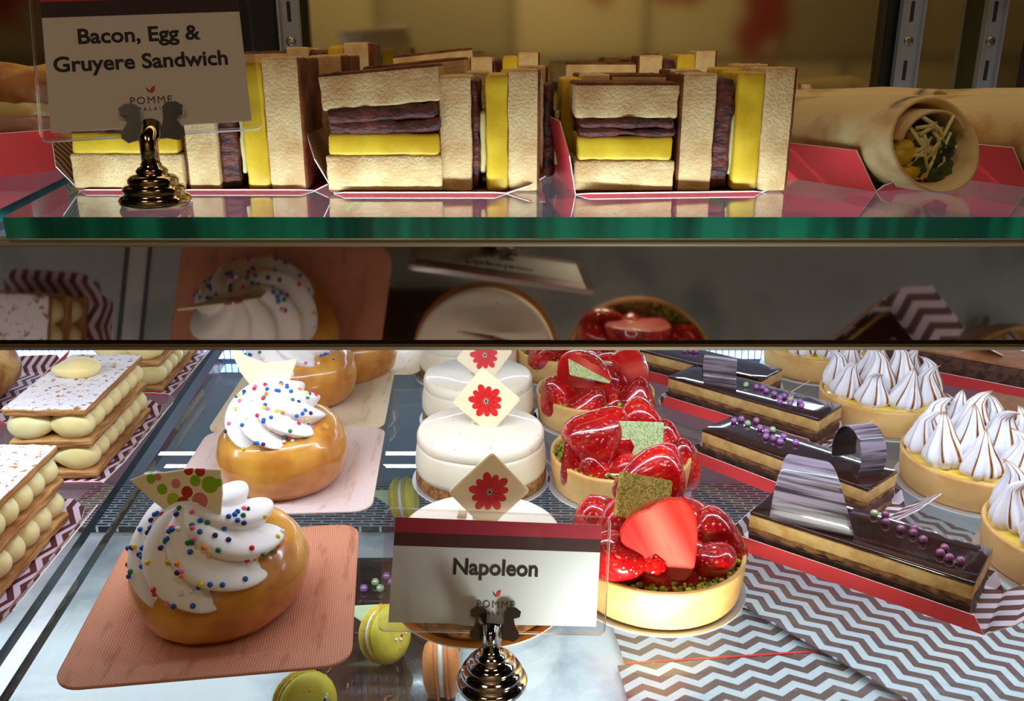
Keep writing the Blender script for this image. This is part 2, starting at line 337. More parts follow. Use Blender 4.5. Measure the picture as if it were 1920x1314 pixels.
# ---------------------------------------------------------------- display case: glass, rails, mirror
def slab(name,outline,z0,z1,mats):
    bm=bmesh.new(); f=bm.faces.new([bm.verts.new((x,y,z1)) for x,y in outline]); g=bmesh.ops.extrude_face_region(bm,geom=[f])
    bmesh.ops.translate(bm,verts=[e for e in g['geom'] if isinstance(e,bmesh.types.BMVert)],vec=(0,0,z0-z1))
    bmesh.ops.recalc_face_normals(bm,faces=bm.faces)
    for f in bm.faces: f.material_index=1 if abs(f.normal.z)<.5 else 0
    return add(name,bm,mats,smooth=False)
Lc=P(5,407,ZT); Lb=P(138,338,ZT)
sl=(Lb.x-Lc.x)/(Lb.y-Lc.y)
tag(slab('glass_shelf',[(Lc.x,.394),(1.0,.394),(1.0,.84),(Lc.x+sl*(.84-.394),.84)],ZT-.0096,ZT,[m['glass'],m['edge']]),'thick upper glass shelf with teal green front edge, carrying sandwiches and wraps','shelf')
tag(slab('glass_shelf',[(-1.0,.41),(Lc.x-.012,.41),(Lc.x-.012+sl*(.84-.41),.84),(-1.0,.84)],ZT-.0096,ZT,[m['glass'],m['edge_dark']]),'upper glass shelf at the far left, beyond the dark gap','shelf')
A=P(400,655,ZB); B_=P(0,1240,ZB); sl2=(A.x-B_.x)/(A.y-B_.y)
def seam(Y,off=0): return A.x+(Y-A.y)*sl2+off
tag(slab('glass_shelf',[(seam(.28,.012),.28),(1.0,.28),(1.0,.955),(seam(.955,.012),.955)],ZB-.008,ZB,[m['glass_low'],m['edge_dark']]),'lower glass shelf on the right, under the buns, tarts and chocolate bars','shelf')
tag(slab('glass_shelf',[(-1.0,.28),(seam(.28,-.004),.28),(seam(.955,-.004),.955),(-1.0,.955)],ZB-.008,ZB,[m['glass_low'],m['edge_dark']]),'lower glass shelf at the left, under the cream filled pastry slices','shelf')
case=thing('display_case','glass pastry display case with dark reflective valance, rails and mirrored back','display case',(0,.4,ZM-.02))
def cp(name,bm,mat,**k):
    o=add(name,bm,mat,case,smooth=False,**k); o.matrix_parent_inverse=Matrix.Translation((0,-.4,-(ZM-.02))); return o
YT,YB2=.400,.446
t1=Q(960,461,YT); t2=Q(960,646,YB2)
bm=bmesh.new(); 
pr=[(t1.y,t1.z),(t1.y+.004,t1.z+.002),(t2.y+.004,t2.z+.003),(t2.y,t2.z)]
lo=[bm.verts.new((-1,y,z)) for y,z in pr]; hi=[bm.verts.new((1,y,z)) for y,z in pr]
for i in range(4): bm.faces.new((lo[i],lo[(i+1)%4],hi[(i+1)%4],hi[i]))
bm.faces.new(lo); bm.faces.new(hi[::-1]); cp('valance',bm,m['valance'],label='dark mirror-like valance')
cp('shelf_rail',bx((0,.400,ZT-.0122),(2,.010,.0034),.0012),m['rail'])
cp('valance_trim',bx((0,t2.y+.001,t2.z-.0009),(2,.007,.0034),.0012),m['rail'])
mir=cp('back_mirror',bx((.125,.866,.12),(.69,.006,.40)),m['mirror'],label='tinted mirror panel')
cp('back_mirror',bx((.74,.868,.12),(.54,.006,.40)),m['dark'])
cp('back_mirror',bx((-.62,.870,.12),(.60,.006,.40)),m['mirror'])
cp('back_panel',bx((0,.964,-.29),(2,.008,.42)),simple('grey_panel',S(128,142,162),rough=.4))
cp('post',bx((-.238,.858,.12),(.05,.012,.40),.001),m['black']); cp('post',bx((.352,.858,.12),(.03,.012,.40),.001),m['black'])
cp('base_plate',bx((0,.62,ZM-.012),(2,.74,.02)),m['marble'],label='white marble bottom of the case')
cp('vent_grille',bx((-.10,.905,ZM+.004),(.80,.10,.006)),m['grille'],label='slotted steel air grille')
# slotted shelf standards
def standard(px,lab,Y=.845,w=.017):
    x=XA(px,Y,.0); t=thing('shelf_standard',lab,'shelf standard',(x,Y,-.08),group='slotted shelf standards')
    bm=bmesh.new(); box(bm,(0,0,.16),(w,.004,.36)); box(bm,(-w/2,-.003,.16),(.0018,.008,.36)); box(bm,(w/2,-.003,.16),(.0018,.008,.36)); add('channel',bm,m['alu'],t,smooth=False)
    for k in range(7):
        z=.02+k*.05; add('slot',bx((0,-.0022,z),(.003,.001,.017)),m['slot'],t,smooth=False)
        add('screw_hole',lathe([(0,0),(.0035,0),(.0042,.0008),(.0028,.001),(0,.001)],16,M=Matrix.Translation((0,-.0022,z+.025))@Matrix.Rotation(PI/2,4,'X')),m['steel'],t)
standard(549,'pale slotted aluminium upright behind the upper shelf, nearest the sandwich sign')
standard(1697,'slotted aluminium upright behind the wraps, left of its modelled reflection',w=.019)
standard(1850,'dark slotted upright standing in for a mirror reflection, behind the wraps at the far right',w=.016)  # stands in for the mirror reflection of the upright to its left
# LED strips
bm=bmesh.new()
ls=thing('led_strip','row of small blue white LEDs along the rear of the lower shelf','light',(0,.935,ZB+.002))
add('housing',bx((0,.006,.008),(1.8,.008,.016)),m['led_bar'],ls,smooth=False)
bm=bmesh.new()
for k in range(250): box(bm,(-.9+k*.0072,.001,.008),(.0052,.003,.009))
o=add('diode',bm,m['led'],ls,smooth=False,kind='stuff')
ls2=thing('led_strip','blue white LED strip fixed under the valance above the lower shelf','light',(0,.49,-.105))
add('housing',bx((0,0,.004),(1.8,.012,.004)),m['black'],ls2,smooth=False)
l1=area('under_shelf_led',(0,.49,-.108),(R(22),0,0),1.7,2.5,(.76,.87,1),.008)
l1b=area('rear_led',(0,.93,-.175),(R(-60),0,0),1.7,.9,(.78,.88,1),.004)
area('shelf_front_led',(-.06,.437,-.0785),(R(102),0,0),.44,.33,(.70,.86,1),.003)
area('case_top_fill',(0,.62,.34),(0,0,0),1.4,.8,(1,.76,.46),.05)  # unseen lamp added to give the upper shelf warm light from above
area('spot_led',(.085,.315,-.335),(R(130),0,0),.06,.48,(1,.97,.85),.012,spread=110)
area('marble_led',(0,.62,-.33),(0,0,0),1.5,1.5,(.88,.94,1),.02)
# ---------------------------------------------------------------- trays
def paper_tray(name,label,L,W,loc,rz,inner,ends=(.028,40),side=(.012,55),ends2=None,mirror_side=True,side2=None,group=None,cat='paper tray'):
    """folded card tray, long along x; near side at -y"""
    bm=bmesh.new(); V=lambda x,y,z:bm.verts.new((x,y,z)); a,bb=L/2,W/2
    q=[V(-a,-bb,0),V(a,-bb,0),V(a,bb,0),V(-a,bb,0)]; bm.faces.new(q)
    for sgn,sd in ((-1,side),(1,side2 or side)):
        l,an=sd; dy=l*math.cos(R(an)); dz=l*math.sin(R(an))
        e=(q[0],q[1]) if sgn<0 else (q[3],q[2]); x0=V(-a+.006,sgn*(bb+dy),dz); x1=V(a-.006,sgn*(bb+dy),dz)
        f=(e[0],x0,x1,e[1]) if sgn<0 else (e[0],e[1],x1,x0); bm.faces.new(f)
    for sgn,en in ((-1,ends),(1,ends2 or ends)):
        l,an=en; dx=l*math.cos(R(an)); dz=l*math.sin(R(an)); c=.3*W/2
        e=(q[3],q[0]) if sgn<0 else (q[1],q[2]); s0=-1 if sgn>0 else 1
        pts=[V(sgn*(a+dx*.55),s0*bb,dz*.55),V(sgn*(a+dx),s0*(bb-c),dz),V(sgn*(a+dx),-s0*(bb-c),dz),V(sgn*(a+dx*.55),-s0*bb,dz*.55)]
        bm.faces.new([e[0],*pts,e[1]] )
    bmesh.ops.recalc_face_normals(bm,faces=bm.faces)
    if q[0].link_faces[0].normal.z<0 or sum(f.normal.z for f in bm.faces)<0: bmesh.ops.reverse_faces(bm,faces=bm.faces)
    me=bpy.data.meshes.new(name); bm.to_mesh(me); bm.free()
    o=add(name,me,[inner,m['red'],m['white']],None,loc,(0,0,rz),smooth=False)
    sd=o.modifiers.new('s','SOLIDIFY'); sd.thickness=.0006; sd.offset=-1; sd.material_offset=1; sd.material_offset_rim=2
    return tag(o,label,cat,group)
# ---------------------------------------------------------------- sandwiches
crumb_i=lambda n,ax,s: 0
def layer(kind,name,w,d,t,seed,axis,parent,loc,rot=(0,0,0),toast=0):
    """slab of thickness t along axis ('z' lying, 'x' standing)"""
    dims=(w,d,t) if axis=='z' else (t,d,w)
    am={'bread':.0006,'bacon':.0016,'egg':.0006,'cheese':.001}[kind]
    k=2 if axis=='z' else 0
    idx=(lambda nv,c,h:1 if nv[k]*toast>.5 or ((c[k]-(h[k] if k==2 else 0))*toast>h[k]-.0017) else 0) if kind=='bread' else None
    bm=rbox(*dims,r=.0022 if kind!='bread' else .0015,n=14,amp=am,fr=110 if kind!='bread' else 150,seed=seed,idx=idx)
    mats={'bread':[m['crumb'],m['toast']],'bacon':[m['bacon']],'egg':[m['egg']],'cheese':[m['cheese']]}[kind]
    return add(name,bm,mats,parent,loc,rot)
def lying(loc,rz,label,w=.057,d=.048,seed=1,tilt=4,ts=(.019,.0115,.013,.018)):
    t=thing('sandwich_half',label,'sandwich',loc,rz,'sandwich halves on the upper shelf')
    z=0; layer('bread','bread_slice',w,d,ts[0],seed,'z',t,(0,0,z),toast=-1); z+=ts[0]
    layer('egg','egg_omelette',w-.003,d-.002,ts[1],seed+1,'z',t,(0,-.0005,z-.0004)); z+=ts[1]
    layer('bacon','bacon',w-.002,d,ts[2]*.55,seed+2,'z',t,(.001,0,z-.0006),(0,R(-tilt*.4),0)); layer('bacon','bacon',w-.004,d-.001,ts[2]*.6,seed+3,'z',t,(0,-.001,z+ts[2]*.42),(0,R(-tilt*.8),0)); z+=ts[2]
    layer('bread','bread_slice',w,d,ts[3],seed+4,'z',t,(0,0,z),(0,R(-tilt),0),toast=1)
    return t
def standing(loc,rz,label,h=.063,d=.048,seed=1,ts=(.0185,.006,.0115,.0165),gap=.004):
    t=thing('sandwich_half',label,'sandwich',loc,rz,'sandwich halves on the upper shelf')
    tot=sum(ts)+gap; x=-tot/2
    layer('bread','bread_slice',h-.003,d,ts[0],seed,'x',t,(x+ts[0]/2,0,0),toast=-1); x+=ts[0]
    layer('bacon','bacon',h-.006,d-.004,ts[1],seed+1,'x',t,(x+ts[1]/2,.0015,.001)); x+=ts[1]+gap*.3
    layer('cheese','melted_cheese',h*.52,d-.008,.003,seed+2,'x',t,(x+.001,.001,.008)); x+=gap*.7
    layer('egg','egg_omelette',h-.002,d-.001,ts[2],seed+3,'x',t,(x+ts[2]/2,-.0006,0)); x+=ts[2]
    layer('bread','bread_slice',h,d,ts[3],seed+4,'x',t,(x+ts[3]/2,0,0),toast=1)
    return t
zt=ZT+.0008
def XT(px,Y=.470): return XA(px,Y,ZT)
D=.048
def sand(kind,px0,px1,yf,label,**k):
    Y=P(900,yf,zt).y; x=(XA(px0,Y,ZT)+XA(px1,Y,ZT))/2; w=XA(px1,Y,ZT)-XA(px0,Y,ZT)
    if kind=='l': return lying((x,Y+D/2,zt),0,label,w=w,**k)
    return standing((x,Y+D/2,zt),0,label,**k)
A1=sand('l',140,348,357,'flat laid bacon and egg sandwich half partly behind the sandwich sign',seed=1,tilt=1)
A2=sand('s',350,583,356,'upright sandwich half just right of the sandwich sign',seed=11,h=.067,ts=(.0175,.010,.0125,.020),gap=.004)
B1=sand('l',615,830,361,'flat laid sandwich half with slanted top slice, lit brightly at its foot',seed=21,tilt=5)
B2=sand('s',822,1013,358,'upright sandwich half in the centre with melted cheese hanging out',seed=31,h=.061,ts=(.0175,.0035,.0115,.0165),gap=.004)
C1=sand('l',1075,1262,361,'flat laid sandwich half right of centre with thick dark bacon',seed=41,tilt=0,ts=(.0165,.0125,.0085,.0175))
C2=sand('s',1266,1474,358,'upright sandwich half beside the wraps',seed=51,h=.062,ts=(.0185,.010,.0135,.016),gap=.001)
# the slice behind C1 on its left
C0=standing((XT(1050,.51),.538,zt),0,'upright sandwich half hidden behind the flat laid one right of centre',h=.058,seed=61)
rows=[(.545,'second row'),(.70,'rearmost row')]
names={'A1':'left','A2':'left','B1':'middle','B2':'middle','C1':'right','C2':'right'}
for (Y,rl) in rows:
    for key,src in (('A1',A1),('A2',A2),('B1',B1),('B2',B2),('C1',C1),('C2',C2)):
        up='upright' if key[1]=='2' else 'flat laid'
        x=src.location.x+(.006 if Y>.6 else .01)+random.uniform(-.004,.004)
        dup(src,(x,Y+D/2-.002,zt),R(random.uniform(-3,3)),f'{up} sandwich half in the {rl}, {names[key]} column',scale=(1,1,(1.05 if key[1]=='1' else 1.02) if Y<.6 else 1.16))
# left neighbouring bay
c=P(20,250,ZT); 
t=thing('ham_croissant','flaky filled croissant cut off by the left edge, beside the red tray','croissant',(-.335,.60,ZT+.001))
bm=bmesh.new(); bm.free()
add('croissant_base',rbox(.075,.06,.022,.01,10,.002,60,3),m['croissant'],t); add('ham',rbox(.072,.058,.010,.004,10,.002,90,4),m['ham'],t,(0,0,.021))
add('cheese',rbox(.070,.056,.012,.005,10,.002,90,5),m['cheese'],t,(0,0,.029)); add('croissant_top',rbox(.076,.06,.024,.012,10,.003,60,6),m['croissant'],t,(0,0,.038))
# trays of the upper shelf
def trayT(px0,px1,yf,label,e1,e2,sd=(.006,12),rz=0,dy=0):
    Y=P(900,yf,ZT).y; x0,x1=XA(px0,Y,ZT),XA(px1,Y,ZT)
    return paper_tray('paper_tray',label,x1-x0,.115,((x0+x1)/2,Y+.0575+dy,ZT+.0005),rz,m['stripe'],ends=e1,ends2=e2,side=sd,group='paper trays on the upper shelf')
trayT(150,590,358,'striped paper tray under the sandwiches at the left',(.030,50),(.014,25))
trayT(628,950,363,'striped paper tray under the middle sandwiches, its left flap raised',(.036,62),(.022,18))
trayT(1060,1345+70,363,'red backed paper tray under the right sandwiches',(.036,80),(.018,20),rz=R(5),dy=0)
t=paper_tray('paper_tray','red paper tray at the far left of the upper shelf',.10,.08,(-.345,.545,ZT+.0005),R(60),m['stripe'],ends=(.02,50),side=(.03,60)); t['group']='paper trays on the upper shelf'
# ---------------------------------------------------------------- wraps
def wrap(loc,rz,label,seed=0,L=.125,r=.0255):
    t=thing('filled_wrap',label,'wrap',loc,(0,0,rz),'filled wraps beside the sandwiches')
    rnd=random.Random(seed); so=Vector((seed*5.1,2,3))
    # axis along +x, opening at +x
    def sec(x,th,rr):
        k=1+.05*noise.noise(Vector((x*25,th*1.2,seed))); y=rr*1.30*k*math.cos(th); z=rr*.93*k*math.sin(th)+r*.90
        return Vector((x,y,max(z,.0006)+0))
    prof=[]; n=44
    xs=[(-L/2,0.0),(-L/2+.001,.5),(-L/2+.006,.74),(-L/2+.018,.88)]+[(-L/2+.018+(L-.018)*i/14,.88+.12*min(1,i/8)) for i in range(1,15)]
    bm=bmesh.new(); rings=[]
    for x,f in xs: rings.append([bm.verts.new(sec(x+.010*(math.sin(2*PI*k/n)*-1)*(1 if x>L*.4 else 0),2*PI*k/n,r*max(f,.02))) for k in range(n)])
    # lip turned inside
    for x,f in ((L/2+.0015,.985),(L/2+.001,.93),(L/2-.004,.86),(L/2-.02,.80)): rings.append([bm.verts.new(sec(x-.010*math.sin(2*PI*k/n)*(1 if x>0 else 0),2*PI*k/n,r*f)) for k in range(n)])
    for i in range(len(rings)-1):
        for k in range(n): bm.faces.new((rings[i][k],rings[i][(k+1)%n],rings[i+1][(k+1)%n],rings[i+1][k]))
    bm.faces.new(rings[0][::-1]); add('tortilla',bm,m['tortilla'],t)
    # second turn of the roll seen as an inner spiral flap
    bm=bmesh.new(); g=[]
    for i in range(26):
        a=R(20+i*6); rr=r*(.84-.006*i); g.append((rr*1.28*math.cos(a),rr*.9*math.sin(a)+r*.9))
    va=[bm.verts.new((L/2-.003-.006*0,y,z)) for y,z in g]; vb=[bm.verts.new((L/2-.03,y,z)) for y,z in g]
    for i in range(25): bm.faces.new((va[i],va[i+1],vb[i+1],vb[i]))
    o=add('inner_fold',bm,m['tortilla'],t); s=o.modifiers.new('s','SOLIDIFY'); s.thickness=.0016
    bm=bmesh.new()
    for k in range(22): a=rnd.uniform(0,6.28); q=rnd.uniform(0,.62)*r; ico(bm,(L/2-.008+rnd.uniform(-.005,.001),q*math.cos(a)-.008,r*.66+q*.7*math.sin(a)),rnd.uniform(.005,.008),2,.10,(1,1.2,.8))
    add('egg_filling',bm,m['egg'],t)
    bm=bmesh.new()
    for k in range(24): a=rnd.uniform(0,6.28); q=rnd.uniform(.1,.7)*r; ico(bm,(L/2-.004+rnd.uniform(-.003,.001),q*math.cos(a)+.004,r*.7+q*.7*math.sin(a)),rnd.uniform(.003,.006),2,.25,(.7,1.3,1))
    add('spinach',bm,m['green'],t)
    for k in range(26):
        a=rnd.uniform(0,6.28); q=rnd.uniform(.1,.66)*r; p=Vector((L/2-.004,q*math.cos(a),r*.82+q*.75*math.sin(a))); dv=Vector((rnd.uniform(-.2,.3),rnd.uniform(-1,1),rnd.uniform(-1.4,.2)))*.008
        add('cheese_shred',tube([p-dv,p+Vector((.003,0,.001)),p+dv],.0011,6),m['cheese'],t)
    return t
wc=P(1762,368,ZT)
wrap((.193,.530,ZT+.0012),R(-63),'open ended wrap showing egg and cheese filling, nearest the sandwiches',1)
wrap((.283,.545,ZT+.0012),R(-63),'wrap at the right edge with its filled end just in view',2)
wrap((.250,.665,ZT+.0012),R(-40),'wrap lying behind the gap between the two front wraps',3)
wrap((.352,.672,ZT+.0012),R(-35),'wrap in the second row at the right edge',4)
wrap((.190,.765,ZT+.0012),R(-20),'wrap in the second row directly behind the upright sandwich',5)
paper_tray('paper_tray','red paper tray under the front open wrap',.125,.052,(.188,.541,ZT+.0005),R(-63),m['stripe'],ends=(.010,40),side=(.024,62),group='paper trays on the upper shelf')
paper_tray('paper_tray','red paper tray under the wrap at the right edge',.125,.052,(.278,.556,ZT+.0005),R(-63),m['stripe'],ends=(.010,40),side=(.024,62),group='paper trays on the upper shelf')
# ---------------------------------------------------------------- sign stands
def sign(label,base,BL,BR,TL,Y0,a,bb,lines,flip_mat,stripes,scale=1,basemat=None,logo=True,clip_w=.030):
    p0=Q(*BL,Y0); p1=Q(*BR,Y0+a); p2=Q(*TL,Y0+bb)
    X=(p1-p0).normalized(); U=(p2-p0); U=(U-X*U.dot(X)).normalized(); N=U.cross(X)
    w=(p1-p0).length; h=(p2-p0).length
    t=thing('sign_stand',label,'sign',base)
    prof=[(0,0),(.0170,0),(.0180,.0015),(.0182,.003),(.0172,.0050),(.0150,.0058),(.0155,.0068),(.0158,.0083),(.0148,.0100),(.0122,.0108),(.0128,.0118),(.0126,.0135),(.0108,.0152),(.0075,.0160),(.0082,.0175),(.0070,.0190),(.0052,.0200),(.0052,.0215),(0,.0215)]
    add('base',lathe([(r*scale,z*scale) for r,z in prof],56),basemat or m['steel'],t)
    mid=(p0+p1)/2-Vector(base)
    add('stem',tube([(0,0,.02*scale),(0,0,.034*scale),(mid.x*.5,mid.y*.5-.001,mid.z-.004),(mid.x,mid.y-.002,mid.z+.0015)],.0046*scale,20),basemat or m['steel'],t)
    M=Matrix((( X.x,N.x,U.x,p0.x-base[0]),(X.y,N.y,U.y,p0.y-base[1]),(X.z,N.z,U.z,p0.z-base[2]),(0,0,0,1)))
    hb=prism(rrect(w+.010,h+.009,.0035,6,w/2,h/2),.0034,.0006)
    hb.normal_update()
    for f in hb.faces: f.material_index=0 if abs(f.normal.y)>.98 else 1
    hold=add('sign_holder',hb,[m['acrylic'],m['acrylic_edge']],t,smooth=False); hold.matrix_local=M
    def sub(name,bm,mat,**k): o=add(name,bm,mat,hold,smooth=False,**k); return o
    card=sub('card',prism([(0,0),(w,0),(w,h),(0,h)],.0006),flip_mat); card.location=(0,-.0002,0)
    dy=-.00062
    for (f0,f1,mm) in stripes: sub('colour_band',prism([(0,h*f0),(w,h*f0),(w,h*f1),(0,h*f1)],.0001),mm).location=(0,dy,0)
    for (s,size,fx,fz,bold) in lines: text(s,size,(w*fx,dy,h*fz),hold,m['ink'],bold=bold)
    if logo:
        fx,fz,ls_=logo
        text('POMME',.0052*ls_,(w*fx,dy,h*fz),hold,m['grey_ink'],name='logo_lettering',bold=.0,space=1.2)
        text('PALAIS',.0027*ls_,(w*fx,dy,h*fz-.0036*ls_),hold,m['grey_ink'],name='logo_lettering',space=1.6)
        cx,cz=w*fx,h*fz+.0056*ls_
        o=sub('logo_leaf',prism([(cx+(x)*ls_*.001,cz+z*ls_*.001) for x,z in [(0,0),(1.2,-.1),(2.2,1.2),(2.6,3.4),(1.0,2.8),(.1,1.6)]],.0001),m['leaf_red']); o.location=(0,dy,0)
        o=sub('logo_leaf',prism([(cx+(x)*ls_*.001,cz+z*ls_*.001) for x,z in [(0,0),(-.5,1.4),(-1.8,2.8),(-1.3,1.3),(-.5,.2)]],.0001),m['ink']); o.location=(0,dy,0)
    # spring clip: two upright jaws with rolled tips
    bm=bmesh.new(); cw=clip_w/2
    for s in (-1,1):
        out=[(s*x*cw,z*cw*.80) for x,z in [(.02,-.62),(.42,-.60),(.80,-.72),(1.0,-.50),(.98,-.25),(.80,.10),(.74,.42),(.98,.50),(1.02,.78),(.80,.98),(.50,.96),(.36,.78),(.36,.25),(.30,-.05),(.02,-.16)]]
        if s<0: out.reverse()
        prism([(x+w*.5,z) for x,z in out],.0009,bm=bm)
    cl=sub('clip',bm,m['clip']); cl.location=(0,-.0032,-.0005)
    return t
m['clip']=simple('clip_steel',S(96,92,88),rough=.25,metal=1)
m['acrylic_edge']=simple('acrylic_edge',S(206,192,186),rough=.2,coat=.5,trans=.3)
nb=P(922,1283,ZB)
sign('clear card holder reading Napoleon, on a chrome stepped base on the lower shelf',(nb.x,nb.y,ZB+.0002),(728,1166),(1117,1174),(713,970),nb.y+.004,.014,.018,
     [('Napoleon',.0112,.492,.475,.00024)],m['cardA'],[(.86,1.0,m['maroon']),(.73,.86,m['dkbrown'])],logo=(.5,.16,1.0),clip_w=.0255)
tb=P(293,384,ZT)
m['cardT']=simple('card_paper_warm',S(228,222,212),rough=.7)
sign('clear card holder reading Bacon, Egg & Gruyere Sandwich, on the upper shelf',(tb.x,tb.y,ZT+.0002),(96,249),(472,227),(36,-18),tb.y+.001,.022,.030,
     [('Bacon, Egg &',.0108,.47,.60,.00024),('Gruyere Sandwich',.0108,.475,.41,.00024)],m['cardT'],[(.90,1.03,m['redband']),(.79,.90,m['dkbrown'])],basemat=m['brass'],logo=(.50,.16,1.0),clip_w=.029,scale=.92)
# ---------------------------------------------------------------- palm plates with brioche buns
def palm_plate(loc,rz,mat,label):
    bm=bmesh.new(); rings=[]
    for (w,r,z) in [(.146,.014,.0062),(.1465,.0145,.0076),(.145,.014,.0080),(.118,.018,.0062),(.106,.019,.0040),(.098,.018,.0018),(.05,.01,.0014)]:
        rings.append([bm.verts.new((x,y,z)) for x,y in rrect(w,w,r,7)])
    n=len(rings[0])
    for i in range(len(rings)-1):
        for k in range(n): bm.faces.new((rings[i][k],rings[i][(k+1)%n],rings[i+1][(k+1)%n],rings[i+1][k]))
    bm.faces.new(rings[-1]); bmesh.ops.recalc_face_normals(bm,faces=bm.faces)
    o=add('palm_leaf_plate',bm,[mat],None,loc,(0,0,rz)); s=o.modifiers.new('s','SOLIDIFY'); s.thickness=.0013; s.offset=-1 
    return tag(o,label,'plate','square palm leaf plates')
def plate_px(front,back,mat,label):
    a=P(*front,ZB+.008); b2=P(*back,ZB+.008); d=b2-a; c=(a+b2)/2
    palm_plate((c.x,c.y,ZB+.0013),math.atan2(-d.x,d.y),mat,label); return c,math.atan2(-d.x,d.y)
pl=[plate_px((384,1262),(460,1003),m['palmA'],'palm leaf plate in a tan darkened for shade, under the nearest cream topped bun'),
    plate_px((497,957),(556,812),m['palmB'],'pale pinkish palm leaf plate under the second bun from the front'),
    plate_px((555,806),(600,700),m['palmC'],'straw coloured palm leaf plate under the third bun from the front')]
c4=Vector((pl[2][0].x+.012,pl[2][0].y+.155,0)); palm_plate((c4.x+.012,c4.y-.012,ZB+.0013),R(-3),m['palmC'],'palm leaf plate cut by the valance under the rearmost bun')
def cream_pt(u,th,Rr,H,lob=8,tw=1.7,depth=.22):
    # u 0 bottom..1 tip
    r=Rr*(1-u**2.1)**.62*(1+.10*math.sin(PI*u))*(1-.20*math.exp(-(u/.07)**2)) if u<1 else 0
    a=lob*(th+tw*u); k=abs(math.sin(a/2)); k=k**.75
    rr=r*(1-depth+depth*1.35*k); z=H*u+ .0015*math.sin(a)*(1-u)
    return Vector((rr*math.cos(th),rr*math.sin(th),z))
def bun(label,loc,rz,cream_off,cream_tilt,cream_R,cream_H,nspr,seed,shard,sh_loc,sh_rot,tilt=(0,0,0),size=1.0,hh=1.0,topping=True):
    t=thing('brioche_bun',label,'pastry',loc,(0,0,rz),'cream topped brioche buns'); rnd=random.Random(seed); so=Vector((seed*7.,1,2))
    prof=[(0,0),(.030,0),(.038,.003),(.0435,.010),(.0465,.019),(.0470,.027),(.0450,.037),(.0405,.0445),(.034,.0480),(.024,.0485),(.012,.0465),(0,.046)]
    # densify
    pp=[]
    for i in range(len(prof)-1):
        for k in range(3): f=k/3; pp.append((prof[i][0]*(1-f)+prof[i+1][0]*f,prof[i][1]*(1-f)+prof[i+1][1]*f))
    pp.append(prof[-1])
    def fn(r,z,th,i):
        k=1+.035*noise.noise(Vector((math.cos(th)*1.3,math.sin(th)*1.3,z*30))+so)+.012*noise.noise(Vector((math.cos(th)*5,math.sin(th)*5,z*90))+so)
        return (r*k*math.cos(th)*size,r*k*math.sin(th)*.97*size,z*hh*(1+.05*math.sin(th+1.0))*size)
    add('bun',lathe(pp,64,fn),m['bun'],t,rot=tilt)
    if not topping: return t
    bm=bmesh.new(); NT,NU=144,34; rings=[]
    for i in range(NU):
        u=i/NU; rings.append([bm.verts.new(cream_pt(u,2*PI*k/NT,cream_R,cream_H)) for k in range(NT)])
    for i in range(NU-1):
        for k in range(NT): bm.faces.new((rings[i][k],rings[i][(k+1)%NT],rings[i+1][(k+1)%NT],rings[i+1][k]))
    bm.faces.new(rings[0][::-1]); tip=bm.verts.new((0,0,cream_H))
    for k in range(NT): bm.faces.new((rings[-1][k],rings[-1][(k+1)%NT],tip))
    cr=add('cream_swirl',bm,m['cream'],t,cream_off,cream_tilt)
    me=None
    for k in range(nspr):
        top=rnd.random()<.6
        u=rnd.uniform(.62,.99) if top else rnd.uniform(.12,.7); th=rnd.uniform(-PI*1.02,0.25)
        q=cream_pt(u,th,cream_R,cream_H); q=q+Vector((q.x,q.y,.4*cream_H*u)).normalized()*.0003
        for j in range(1):
            mat=SPK[rnd.randrange(8) if rnd.random()>.3 else 1]
            if mat.name not in spr_mesh:
                b2=bmesh.new(); bmesh.ops.create_icosphere(b2,subdivisions=2,radius=.0015); mm=bpy.data.meshes.new('sprinkle'); b2.to_mesh(mm); b2.free(); mm.materials.append(mat); spr_mesh[mat.name]=mm
            add('sprinkle',spr_mesh[mat.name],mat,cr,q)
    for k in range(10):
        th=rnd.uniform(-1.6,.6); q=Vector((.0445*size*math.cos(th)*.86,.0445*size*math.sin(th)*.83,.0455*size*hh)); 
        mat=rnd.choice(list(spr_mesh.values())); add('sprinkle',mat,mat.materials[0],t,q)
    if shard:
        o=prism(shard,.0016,.0004); o2=add('chocolate_shard',o,shard_mat[0],t,sh_loc,sh_rot,smooth=False)
    return t
spr_mesh={}; shard_mat=[m['polka']]
sh1=[(-.0245,.0215),(-.016,.0245),(-.004,.0255),(.010,.0275),(.0275,.0270),(.0275,.014),(.026,.004),(.023,-.004),(.012,-.004),(.003,-.004),(-.004,.004),(-.013,.011)]
def bun_at(xc,yfront,size,**k):
    Y=P(xc,yfront,ZB+.002).y+.0455*size; return (XA(xc,Y,ZB),Y,ZB+.0033)
bun('nearest brioche bun with sprinkled cream swirl and a polka dot chocolate shard',bun_at(425,1232,1.06),R(0),(-.001,-.010,.036),(R(22),R(-5),0),.0375,.046,95,5,sh1,(-.012,-.026,.068),(R(-14),R(-4),R(-8)),tilt=(R(4),R(-2),0),size=1.06,hh=.86)
shard_mat[0]=m['choc_white']
sh2=[(-.026,.026),(-.012,.018),(0,.014),(.024,.017),(.018,.002),(.010,-.008),(-.008,-.008),(-.018,.006)]
bun('second brioche bun from the front, brightly lit cream with sprinkles and white shard',bun_at(536,956,1.0),R(0),(-.001,-.006,.044),(R(10),R(-3),0),.0325,.040,70,6,sh2,(-.008,.000,.078),(R(-6),0,R(-4)),tilt=(R(3),0,0),size=1.0,hh=1.02)
bun('third brioche bun from the front, cream cut off by the valance',bun_at(578,785,1.0),R(0),(-.012,-.008,.038),(R(8),0,0),.0345,.045,52,8,None,None,None,size=1.0)
